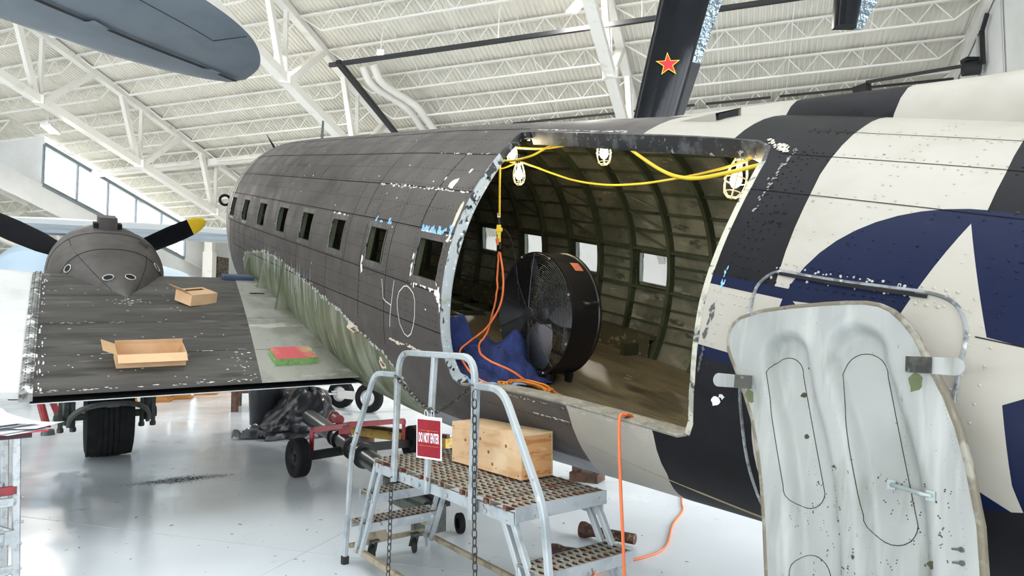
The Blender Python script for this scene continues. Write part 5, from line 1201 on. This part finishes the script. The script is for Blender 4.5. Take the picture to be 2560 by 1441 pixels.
# ================================================================== things on the hangar floor
M_bin = mat('black_bin_plastic', '1c1f24', .45); M_tarp = mat('black_plastic_sheet', '232427', .3, 0, [('2d2e31', 3, .5, .7)], bump=(10, .25)); M_tubeb = mat('black_gloss_tube', '2c2e2f', .3, .2, [('1d1e1f', 4, .5, .65)])
M_rdp = mat('dark_red_paint', '8a1c26', .4, 0, [('6b141c', 8, .5, .65)]); M_brown = mat('brown_steel', '5a3c28', .7, 0, [('3b2a20', 8, .5, .62)]); M_ywood = mat('varnished_oak', 'b98242', .45, 0, [('a06c32', 4, .45, .6, (1, 1, 5))])
M_yell = mat('worn_yellow_paint', 'c9a448', .55, 0, [('8a7a58', 7, .5, .62)]); M_rusty = mat('rusty_pipe', '4b2e22', .8, 0, [('8f7650', 16, .56, .62), ('2e1d17', 10, .5, .6)], bump=(30, .3)); M_zinc = mat('hub_steel', 'b9b9b5', .4, .5); M_wpt = mat('white_machine_paint', 'e4e2dc', .5)
M_alul = mat('ladder_aluminium', 'a4a8a9', .4, .6, [('8f9496', 22, .5, .62), ('cfd0cf', 60, .68, .72)])
def wheel(b, c, ax, r, w, m=0, n=36):
    b.lathe([(r * .55, -w * .42), (r * .8, -w * .5), (r * .95, -w * .46), (r, -w * .36), (r, -w * .2), (r * .985, -w * .19), (r * .985, -w * .16), (r, -w * .15), (r, w * .15), (r * .985, w * .16), (r * .985, w * .19), (r, w * .2), (r, w * .36), (r * .95, w * .46), (r * .8, w * .5), (r * .55, w * .42)], c, ax, n, m)
def rimd(b, c, ax, r, w, m=0):
    for s in (-1, 1): b.lathe([(0, s * w * .42), (r * .18, s * w * .42), (r * .2, s * w * .25), (r * .46, s * w * .22), (r * .54, s * w * .44), (r * .57, s * w * .4)], c, ax, 28, m)
# bin
bn = thing('rubbish_bin', 'black wheeled rubbish bin under the wing trailing edge', 'bin', (-4.16, 11.55, 0))
b = MB(); b.lathe([(.0, .10), (.27, .10), (.285, .12), (.325, .86), (.345, .87), (.345, .92), (.315, .92), (.30, .86), (.265, .13), (0, .13)], (0, 0, 0), (0, 0, 1), 40); b.build('body', M_bin, bn, 35)
b = MB(); b.lathe([(.0, .06), (.24, .06), (.26, .09), (.24, .11), (0, .11)], (0, 0, 0), (0, 0, 1), 32); b.build('dolly', M_blk, bn, 40)
for k in range(5):
    a = 2 * PI * k / 5 + .4; c = V((.23 * math.cos(a), .23 * math.sin(a), .033)); b = MB(); wheel(b, c, (math.sin(a), math.cos(a), 0), .033, .022, 0, 18); b.build('caster', M_blk, bn, 40)
# plastic sheet heap
tp = thing('plastic_sheet', 'crumpled black plastic sheet bundled over the tow bar end', 'sheet', (-3.55, 11.15, 0))
b = MB(); n1, n2 = 60, 26; vs_ = []
for j in range(n2 + 1):
    for i in range(n1):
        a = 2 * PI * i / n1; t = j / n2; d = V((math.cos(a), math.sin(a), 0))
        rx = .52 + .08 * math.cos(a * 2 + 1); rad = (1 - t ** 2.2) ** .5 if t < 1 else 0
        sk = 1 + .22 * noise.noise(V((math.cos(a) * 1.6, math.sin(a) * 1.6, t * 2.5))) + .16 * abs(noise.noise(V((math.cos(a) * 4, math.sin(a) * 4, t * 5)))) + .10 * (1 - t) * math.sin(a * 9 + 3 * t)
        if t < .12: sk *= 1.12
        vs_.append((rx * rad * sk * d.x + .18 * t, .55 * rad * sk * d.y + .1 * t, .012 + .74 * t * (1 + .14 * noise.noise(V((d.x * 2, d.y * 2, 9)))) ))
fs = [(j * n1 + i, j * n1 + (i + 1) % n1, (j + 1) * n1 + (i + 1) % n1, (j + 1) * n1 + i) for j in range(n2) for i in range(n1)]
b.add(vs_, fs); b.build('bundle', M_tarp, tp, 28)
b = MB(); n1 = 26; vs_ = []
for i in range(n1 + 1):
    for j in range(n1 + 1):
        u, v = i / n1, j / n1; vs_.append((-.80 + .75 * u, -.62 + .5 * v + .1 * u, .02 + .16 * abs(noise.noise(V((u * 4, v * 4, 2)))) * 1.6 + .10 * u * v))
b.add(vs_, [(i * (n1 + 1) + j, (i + 1) * (n1 + 1) + j, (i + 1) * (n1 + 1) + j + 1, i * (n1 + 1) + j + 1) for i in range(n1) for j in range(n1)]); b.build('trailing_corner', mat('silver_black_sheet', '6f7276', .25, .2, [('3a3b3f', 5, .45, .6)], bump=(10, .3)), tp, 25, None, False)
# tow bar with wheeled axle
tb_ = thing('tow_bar', 'long black tow bar on a red two-wheeled axle', 'tow bar', (-1.96, 8.2, 0))
o_ = V((-1.96, 8.2, 0)); td = V((.505, -.863, -.02)).normalized(); P0, P1 = V((-3.1, 10.4, .37)) - o_, V((-1.08, 6.55, .28)) - o_
b = MB(); b.cyl(P0, P1, .115, .095, 32); b.build('tube', M_tubeb, tb_, 40)
for t, r in ((.46, .135), (.60, .135), (.68, .13), (.71, .14), (.40, .13)): b = MB(); c = P0.lerp(P1, t); d = (P1 - P0).normalized(); b.cyl(c, c + d * .05, r, r, 28); b.build('collar', M_tubeb, tb_, 40)
cm = P0.lerp(P1, .50); wl_, wr2 = V((-2.504, 7.979, .225)) - o_, V((-1.296, 9.0, .225)) - o_; axd = (wr2 - wl_).normalized()
for c in (wl_, wr2):
    b = MB(); wheel(b, c, axd, .225, .16); b.build('tyre', M_rub, tb_, 35); b = MB(); rimd(b, c, axd, .225, .16); b.build('wheel_rim', M_blk, tb_, 40)
b = MB(); b.bar(wl_ + axd * .08, wl_.lerp(wr2, .48) + V((0, 0, .02)), .06, .10); b.bar(wr2 - axd * .08, wl_.lerp(wr2, .52) + V((0, 0, .02)), .06, .10); b.build('axle_beam', M_blk, tb_)
top = cm + V((.0, .0, .24)); b = MB(); pdv = V((.45, -.89, 0)).normalized(); b.cyl(top - pdv * .17 + V((-.12, .1, .03)), top + pdv * .13 + V((-.12, .1, .03)), .06, .06, 20); b.cyl(top - pdv * .19 + V((-.12, .1, .03)), top - pdv * .15 + V((-.12, .1, .03)), .075, .075, 12); b.build('hand_pump', M_rdp, tb_, 40)
for e, kx in ((wl_, 1), (wr2, -1)):
    b = MB(); k = e + axd * (.16 * kx); b.bar(top + V((0, 0, -.04)), k + V((0, 0, .30)), .05, .06); b.bar(k + V((0, 0, .32)), k + V((0, 0, -.02)), .05, .04); b.bar(top + V((.06, .05, -.02)), k + V((.02, .02, .28)), .03, .04); b.build('lift_arm', M_rdp, tb_)
b = MB(); b.box(cm + V((0, 0, .15)), (.12, .12, .1)); b.build('pivot_block', M_rdp, tb_)
# trolley wheels with white axle
tw_ = thing('wheel_trolley', 'white axle trolley with two black pneumatic tyres under the fuselage', 'trolley', (-3.3, 14.3, 0)); o_ = V((-3.3, 14.3, 0))
a_, c_ = V((-3.72, 14.75, .30)) - o_, V((-2.93, 13.9, .30)) - o_; axd = V((.62, .78, 0)).normalized()
axd = V((-.35, -.94, 0)).normalized()
for c in (a_, c_):
    b = MB(); wheel(b, c, axd, .30, .17); b.build('tyre', M_rub, tw_, 35); b = MB(); rimd(b, c, axd, .30, .17); b.build('wheel_rim', M_zinc, tw_, 40)
b = MB(); b.bar(a_ + axd * .06, c_ - axd * .1, .10, .16); b.bar(c_ - axd * .1, c_ - axd * .1 + V((.9, .5, .05)), .1, .14); b.build('frame', M_wpt, tw_)
# brown steel bench frame with sheets of paper
bf = thing('bench_frame', 'brown steel bench frame with papers behind the bin', 'bench', (-5.2, 14.8, 0))
for x, y in ((-.55, -.75), (.5, .7), (.85, -.35), (-.9, .3)): b = MB(); b.bar((x, y, 0), (x, y, 1.0), .11, .11); b.build('leg', M_brown, bf)
for p, q, z in (((-.55, -.75), (.85, -.35), .42), ((.5, .7), (.85, -.35), .42), ((-.9, .3), (-.55, -.75), .42), ((-.9, .3), (.5, .7), .42), ((-.55, -.75), (.85, -.35), .96), ((.5, .7), (.85, -.35), .96)): b = MB(); b.bar(p + (z,), q + (z,), .07, .09); b.build('rail', M_brown, bf)
b = MB(); b.add([(-.9, .3, 1.01), (-.55, -.75, 1.01), (.85, -.35, 1.01), (.5, .7, 1.01), (-.9, .3, 1.04), (-.55, -.75, 1.04), (.85, -.35, 1.04), (.5, .7, 1.04)], [(0, 1, 2, 3), (7, 6, 5, 4), (0, 4, 5, 1), (1, 5, 6, 2), (2, 6, 7, 3), (3, 7, 4, 0)]); b.build('top', M_brown, bf)
b = MB(); b.box((1.35, .2, .30), (.7, .5, .04), RZ(.4)); b.box((1.4, .25, .35), (.6, .45, .03), RZ(.7)); b.bar((1.1, .1, 0), (1.1, .1, .3), .05, .05); b.bar((1.6, .3, 0), (1.6, .3, .3), .05, .05); b.build('paper_shelf', M_sgw, bf)
# wooden stanchion plinths
for (x, y), lb in (((-8.32, 15.95), 'oak plinth nearest the main wheel'), ((-8.14, 16.6), 'second oak plinth from the main wheel'), ((-7.96, 17.65), 'third oak plinth from the main wheel'), ((-7.9, 18.45), 'oak plinth farthest from the main wheel'), ((-8.7, 15.2), 'oak plinth half hidden behind the main wheel strut')):
    t = thing('plinth', lb, 'plinth', (x, y, 0), (0, 0, .3), 'oak plinths beyond the wing')
    b = MB(); b.loft([[V((s * c, s * d, z)) for c, d in ((-1, -1), (1, -1), (1, 1), (-1, 1))] for s, z in ((.27, 0), (.27, .05), (.24, .06))], 0, True, True); b.build('base', M_ywood, t)
    b = MB(); b.loft([[V((s * c, s * d, z)) for c, d in ((-1, -1), (1, -1), (1, 1), (-1, 1))] for s, z in ((.22, .06), (.155, .62))], 0, True, True); b.build('shaft', M_ywood, t)
    b = MB(); b.loft([[V((s * c, s * d, z)) for c, d in ((-1, -1), (1, -1), (1, 1), (-1, 1))] for s, z in ((.19, .62), (.21, .66), (.21, .72))], 0, True, True); b.build('cap', M_ywood, t)
# red tripod jack
jk = thing('tripod_jack', 'red tripod aircraft jack with rubber feet beyond the outer wing', 'jack', (-8.55, 11.7, 0))
for x, y in ((1.0, -.65), (-1.0, -.4), (.0, 1.1)):
    b = MB(); b.cyl((x, y, .06), (x * .2, y * .2, 1.45), .055, .06, 16); b.build('leg', M_rdp, jk, 40); b = MB(); b.lathe([(0, 0), (.10, 0), (.09, .08), (.06, .1), (0, .1)], (x, y, 0), (0, 0, 1), 16); b.build('rubber_foot', M_gear, jk, 40)
b = MB(); b.cyl((0, 0, .5), (0, 0, 1.5), .13, .12, 24); b.build('ram', M_brown, jk, 40)
b = MB(); b.lathe([(.05, .62), (.30, .62), (.26, .9), (.05, .95)], (-.55, -.5, 0), (0, 0, 1), 24); b.cyl((-.55, -.5, .0), (-.55, -.5, .62), .16, .2, 20); b.build('reservoir', M_brown, jk, 40)
# stepladder table with papers at the picture's edge
lt_ = thing('ladder_stand', 'aluminium ladder stand carrying a red folder and papers on its tray', 'ladder', (-3.06, 4.2, 0), (0, 0, .75))
for x, y in ((0, 0), (0, .55), (-.75, 0), (-.75, .55)): b = MB(); b.rod([(x + (.03 if x == 0 else -.03), y, 0), (x, y, 1.07)], .042, .03, (0, 1, 0)); b.build('leg', M_alul, lt_, 35)
for z, y, m_ in ((.75, 0, M_rdp), (.68, 0, M_alul), (.47, 0, M_alul), (.27, 0, M_alul), (.68, .55, M_alul), (.27, .55, M_alul)): b = MB(); b.rod([(.01, y - .005, z), (-.75, y - .005, z)], .02, .055, (0, 0, 1)); b.build('rung', m_, lt_, 35)
b = MB(); b.rod([(.0, -.02, .50), (-.3, -.02, .68)], .02, .03, (0, 1, 0)); b.build('brace', M_alul, lt_, 35)
b = MB(); b.box((-.02, -.03, .47), (.05, .05, .09)); b.build('hinge', M_galv, lt_)
b = MB(); b.box((-.36, .28, 1.085), (.86, .66, .035)); b.build('tray', mat('dark_tray', '3a2a2c', .6), lt_)
for i, z in enumerate((.70, .42)): 
    for k, x in enumerate((0.015, 0.02)): b = MB(); b.cyl((x + .02, -.005, z - .15 * k), (x + .032, -.005, z - .15 * k), .009, .008, 8); b.build('rivet', M_alul, lt_)
fo_ = tag(MB().prism([V((-3.70, 3.85, 1.106)), V((-3.05, 4.00, 1.106)), V((-2.88, 4.22, 1.106)), V((-3.15, 4.55, 1.106)), V((-3.9, 4.45, 1.106))], (0, 0, .006)).build('red_folder', mat('folder_red', 'd8324a', .4)), 'red folder under loose white papers on the ladder tray', 'folder')
rp = random.Random(4)
for k in range(5):
    b = MB(); n1 = 12; cx, cy, ang = -3.20 - .03 * k + rp.uniform(-.05, .05), 4.24 + rp.uniform(-.05, .05), rp.uniform(-.5, .3); vs_ = []
    for i in range(n1 + 1):
        for j in range(5):
            u, v = i / n1 - .5, j / 4 - .5; x, y = u * .60, v * .32; z = 1.114 + .010 * k + (.15 * k * min(max(0, .34 - u), .42) ** 2 - .02 * k * max(0, -.12 - u)) + .004 * math.sin(u * 7 + k)
            vs_.append((cx + x * math.cos(ang) - y * math.sin(ang), cy + x * math.sin(ang) + y * math.cos(ang), z))
    b.add(vs_, [(i * 5 + j, (i + 1) * 5 + j, (i + 1) * 5 + j + 1, i * 5 + j + 1) for i in range(n1) for j in range(4)])
    tag(b.build('paper_sheet', mat('white_paper', 'edf0f6', .7), None, 60, None, False), ['lowest loose white paper on the red folder', 'second loose white paper on the red folder', 'middle loose white paper, slightly curled, on the red folder', 'upper loose white paper, curled, on the red folder', 'topmost loose white paper, most curled, on the red folder'][k], 'paper', 'loose papers on the ladder tray')
# dark hitch dolly below the stand
dl = thing('hitch_dolly', 'dark steel hitch dolly on small wheels behind the stand steps', 'dolly', (-.85, 6.05, 0), (0, 0, -.95))
for nm, c, s, m_ in (('frame_plate', (-.30, 0, .27), (.05, .34, .18), M_gear), ('frame_plate', (.42, -.1, .16), (.05, .30, .22), M_gear), ('drawbar', (.05, .06, .30), (.72, .10, .12), M_blk), ('drawbar', (.05, -.12, .22), (.75, .07, .08), M_gear)):
    b = MB(); b.box(c, s); b.build(nm, m_, dl)
b = MB(); b.cyl((-.2, -.04, .28), (.3, -.04, .24), .05, .05, 18); b.build('cross_tube', M_gear, dl, 40)
b = MB(); b.tube([V((.02, -.04 + .065 * math.cos(a), .26 + .065 * math.sin(a))) for a in [2 * PI * i / 18 for i in range(18)]], .012, 6, True); b.build('clamp_ring', M_alul, dl, 50)
for c in ((.42, .20, .085), (-.2, .22, .085)): b = MB(); wheel(b, V(c), (.2, 1, 0), .085, .05, 0, 26); b.build('wheel', M_rub, dl, 40)
# rusty pipe stubs
pp = thing('rusty_pipe', 'short rusty flanged pipe on the floor behind the nearer stand step', 'pipe', (.60, 5.72, .06)); b = MB(); b.cyl((0, 0, 0), (.38, -.25, 0), .042, .042, 20); b.build('pipe', M_rusty, pp, 40); b = MB(); b.lathe([(0, 0), (.065, 0), (.068, .03), (.05, .09), (.042, .12)], (-.02, .013, 0), (.83, -.55, 0), 20); b.build('flange', M_rusty, pp, 40)
pp = thing('rusty_pipe', 'longer rusty pipe on the floor directly below the nearer stand step', 'pipe', (.30, 5.22, .05)); b = MB(); b.cyl((0, 0, 0), (.52, -.23, 0), .045, .045, 20); b.build('pipe', M_rusty, pp, 40); b = MB(); b.lathe([(0, 0), (.055, 0), (.058, .05), (.045, .1)], (0, 0, 0), (.9, -.4, 0), 20); b.build('coupling', M_rusty, pp, 40)
# yellow beam trolley beyond the tow bar
yb_ = thing('yellow_beam', 'worn yellow timber beam on the floor beyond the tow bar', 'beam', (-1.9, 9.9, 0), (0, 0, -.62))
b = MB(); b.box((0.35, 0, .20), (1.9, .16, .12)); b.build('beam', M_yell, yb_); b = MB(); b.box((.35, -.02, .28), (1.9, .06, .05)); b.build('edge_strip', M_brown, yb_)
for x in (-.35, 1.05): b = MB(); b.box((x, 0, .07), (.16, .22, .14)); b.build('block', M_brown, yb_)
ck_ = thing('axle_bracket', 'small brown steel bracket on the floor behind the crate', 'bracket', (.86, 7.8, 0), (0, 0, -.5))
for c, s in (((0, 0, .30), (.30, .2, .03)), ((-.13, 0, .2), (.03, .2, .2)), ((.13, 0, .2), (.03, .2, .2)), ((.27, 0, .2), (.26, .10, .10)), ((0, 0, .05), (.34, .24, .10))): b = MB(); b.box(c, s); b.build('plate', M_brown, ck_)
# ================================================================== neighbouring aircraft
M_gry = mat('pale_grey_aircraft_paint', '7f8a94', .5, 0, [('76818b', 1.5, .45, .65)], bump=(200, .05)); M_gry2 = mat('light_grey_aircraft_paint', '9ea3a5', .45); M_gap = mat('hinge_gap_dark', '22262a', .8)
# wing overhead: tip outline in plan, z = 5.2
gwg = thing('grey_aircraft_wing', 'blue-grey wing of a parked aircraft reaching overhead with rounded tip', 'wing', (-4.2, 8.2, 5.2))
LEp = [(-6.6, 6.0), (-5.83, 7.47), (-5.59, 8.12), (-4.92, 8.75), (-4.43, 9.13), (-4.08, 9.30), (-3.74, 9.22), (-3.46, 8.95), (-3.24, 8.5), (-3.13, 8.07), (-3.16, 7.62), (-3.24, 7.27), (-3.36, 6.85), (-3.7, 5.6), (-4.2, 4.2)]
b = MB(); o_ = V((-4.2, 8.2, 0)); 
le = smoothpath([V((x, y, 0)) - o_ for x, y in [(-7.9, 4.2), (-6.75, 6.0), (-5.95, 7.3), (-5.35, 8.25), (-4.75, 8.9), (-4.3, 9.2), (-4.02, 9.30)]], 5); te = smoothpath([V((x, y, 0)) - o_ for x, y in [(-4.4, 4.2), (-3.75, 5.6), (-3.36, 6.9), (-3.18, 7.6), (-3.18, 8.2), (-3.38, 8.8), (-3.72, 9.2)]], 5)
rg = []
for i, (p, q) in enumerate(zip(le, te)):
    c = (q - p).length; t = .11 * c * (1 if i < len(le) - 6 else max(.15, (len(le) - 1 - i) / 6 + .1)); ring_ = []
    for k in range(12): u = (1 - math.cos(PI * k / 11)) / 2; ring_.append(p.lerp(q, u) + V((0, 0, -t * 1.0 * math.sin(PI * u ** .7) * .55 + .25 * max(0, (len(le) - i) / 60))))
    for k in range(10, 0, -1): u = (1 - math.cos(PI * k / 11)) / 2; ring_.append(p.lerp(q, u) + V((0, 0, t * .6 * math.sin(PI * u ** .7) + .25 * max(0, (len(le) - i) / 60))))
    rg.append(ring_)
b.loft(rg, 0, True, True); b.build('wing_skin', M_gry, gwg, 50)
def under(i, u):
    p, q = le[i], te[i]; c = (q - p).length; t = .11 * c * (1 if i < len(le) - 6 else max(.15, (len(le) - 1 - i) / 6 + .1)); return p.lerp(q, u) + V((0, 0, -t * math.sin(PI * u ** .7) * .55 + .25 * max(0, (len(le) - i) / 60) - .03))
b = MB(); n = len(le)
b.sweep([under(i, .48 + .0 * i) for i in range(2, n - 2)], [(-.03, 0), (.03, 0), (.03, .004), (-.03, .004)], (0, 0, 1)); b.build('aileron_gap', M_gap, gwg)
b = MB(); b.tube([under(i, .80) for i in range(4, n - 14)] + [under(n - 14, .99)], .006, 4); b.build('trim_tab_line', M_gap, gwg)
for i in (n - 20, n - 10):
    b = MB(); b.bar(under(i, .43), under(i, .5), .22, .006); b.build('hinge_cover', M_gry, gwg)
# aircraft beyond the nacelle
ga = thing('grey_parked_aircraft', 'pale grey parked aircraft with long straight wing beyond the nacelle', 'aircraft', (-10.5, 18.5, 0))
b = MB(); sec = [(-.9, 0), (-.8, .14), (-.3, .24), (.4, .2), (1.1, .02), (.4, -.14), (-.3, -.2), (-.8, -.12)]
rg = []
for x, z, c in ((-7, 4.62, 1.1), (-2, 4.48, 1.05), (2, 4.28, .95), (4.3, 4.12, .75), (4.6, 4.1, .3)): rg.append([V((x, 0 + u * c, z + w * c)) for u, w in sec])
b.loft(rg, 0, True, True); b.build('wing', M_gry2, ga, 40)
b = MB(); b.bar((-7, -.92, 4.50), (4.4, -.72, 4.05), .05, .10); b.build('leading_edge_strip', M_gry, ga)
b = MB(); rg = []
for y, r, z in ((-1.9, .55, 3.6), (-1.6, .85, 3.55), (-.6, 1.05, 3.5), (1.5, 1.1, 3.4), (5, .9, 3.4)): rg.append([V((-1.6 + r * math.cos(a) * 1.25, y, z - .5 + r * math.sin(a))) for a in [2 * PI * i / 32 for i in range(32)]])
b.loft(rg, 0, True, True); b.build('fuselage', mat('pale_blue_grey', '9db0be', .4), ga, 45)
for x in (-2.6, -.5): b = MB(); b.bar((x, -.2, 0), (x, -.2, 2.6), .14, .14); b.build('undercarriage_leg', M_gear, ga)
b = MB(); b.cyl((-3.6, -.8, 4.75), (-3.2, -.8, 4.72), .12, .10, 14); b.build('wing_lamp', M_gry, ga)
# black fins with a red star
M_bk = mat('gloss_black_paint', '0d0f14', .14, 0, spec=.22, bump=(3, .15, (1, 1, 1), 2, .02)); M_foil = mat('crinkled_black_foil', '8fa0ac', .06, 1.0, bump=(9, 1.0, (1, 1, 1), 2, .12)); M_mb = mat('matt_black_paint', '0c0c0e', .55); M_star = mat('star_red', 'd01f2c', .4); M_sty = mat('star_yellow', 'e8c62e', .4)
bk = thing('black_star_fin', 'glossy black aircraft fin with a yellow-edged red star', 'aircraft fin', (2.2, 12, 4.5))
Bo = V((2.2, 12, 4.5)); fx = lambda z: 1.92 + (z - 4.5) * .245
b = MB(); rg = []
for z in (4.0, 5.58, 7.0, 7.75, 9.2):
    c = fx(z); w = .36 + (z - 4.5) * .03; yy = (z - 5.58) * -.12
    rg.append([V((c + w * math.cos(a) + .42, 12 + yy + .20 * math.sin(a), z)) - Bo for a in [2 * PI * i / 28 for i in range(28)]])
b.loft(rg, 0, True, True); b.build('fin_body', M_bk, bk, 60)
b = MB(); rg = []
for z in (6.55, 7.0, 7.4, 7.75, 9.2):
    c = fx(z); yy = (z - 5.58) * -.12; rg.append([V((c + .66, 12.02 + yy - .06, z)) - Bo, V((c + 1.05 + (z - 7) * .10, 12.1 + yy, z)) - Bo, V((c + 1.05 + (z - 7) * .10, 12.14 + yy, z)) - Bo, V((c + .66, 12.14 + yy, z)) - Bo])
b.loft(rg, 0, True, True); b.build('foil_panel', M_foil, bk)
b = MB(); rg = []
for z in (4.0, 5.0, 6.0, 6.54): c = fx(z); yy = (z - 5.58) * -.12; rg.append([V((c + .66, 12.0 + yy - .04, z)) - Bo, V((c + 1.02 - (6.5 - z) * .08, 12.1 + yy, z)) - Bo, V((c + 1.02 - (6.5 - z) * .08, 12.14 + yy, z)) - Bo, V((c + .66, 12.12 + yy, z)) - Bo])
b.loft(rg, 0, True, True); b.build('rudder', M_mb, bk)
def star5(r, off, rot): return [V((2.77 + r * (1 if k % 2 == 0 else .4) * math.sin(PI * k / 5 + rot), 11.675 - off, 6.41 + r * (1 if k % 2 == 0 else .4) * math.cos(PI * k / 5 + rot))) - Bo for k in range(10)]
for nm, r, off, m_ in (('star_border', .225, 0, M_sty), ('star', .185, .004, M_star)):
    b = MB(); s = star5(r, off, -.05); c = sum(s, V((0, 0, 0))) / 10; b.prism([p for p in s], (0, .012, 0)); b.build(nm, m_, bk)
bk2 = thing('black_fin_tip', 'black fin tip with crinkled foil side hanging into the top edge', 'aircraft fin', (6.3, 12, 7.2)); Bo = V((6.3, 12, 7.2))
b = MB(); rg = []
for z, x0, x1 in ((7.235, 5.90, 6.30), (7.5, 5.93, 6.36), (7.9, 5.97, 6.44), (9, 6.1, 6.7)): rg.append([V((x0 + (x1 - x0) * (.5 - .5 * math.cos(a)), 12 - .14 * math.sin(a), z)) - Bo for a in [PI * i / 10 for i in range(11)]] + [V((x1, 12.12, z)) - Bo, V((x0, 12.12, z)) - Bo])
b.loft(rg, 0, True, True); b.build('fin_body', M_bk, bk2, 50)
b = MB(); rg = []
for z, x0, x1 in ((7.225, 6.30, 6.44), (7.5, 6.36, 6.60), (7.9, 6.44, 6.82), (9, 6.7, 7.1)): rg.append([V((x0, 11.99, z)) - Bo, V((x1, 12.06, z)) - Bo, V((x1, 12.1, z)) - Bo, V((x0, 12.1, z)) - Bo])
b.loft(rg, 0, True, True); b.build('foil_panel', M_foil, bk2)
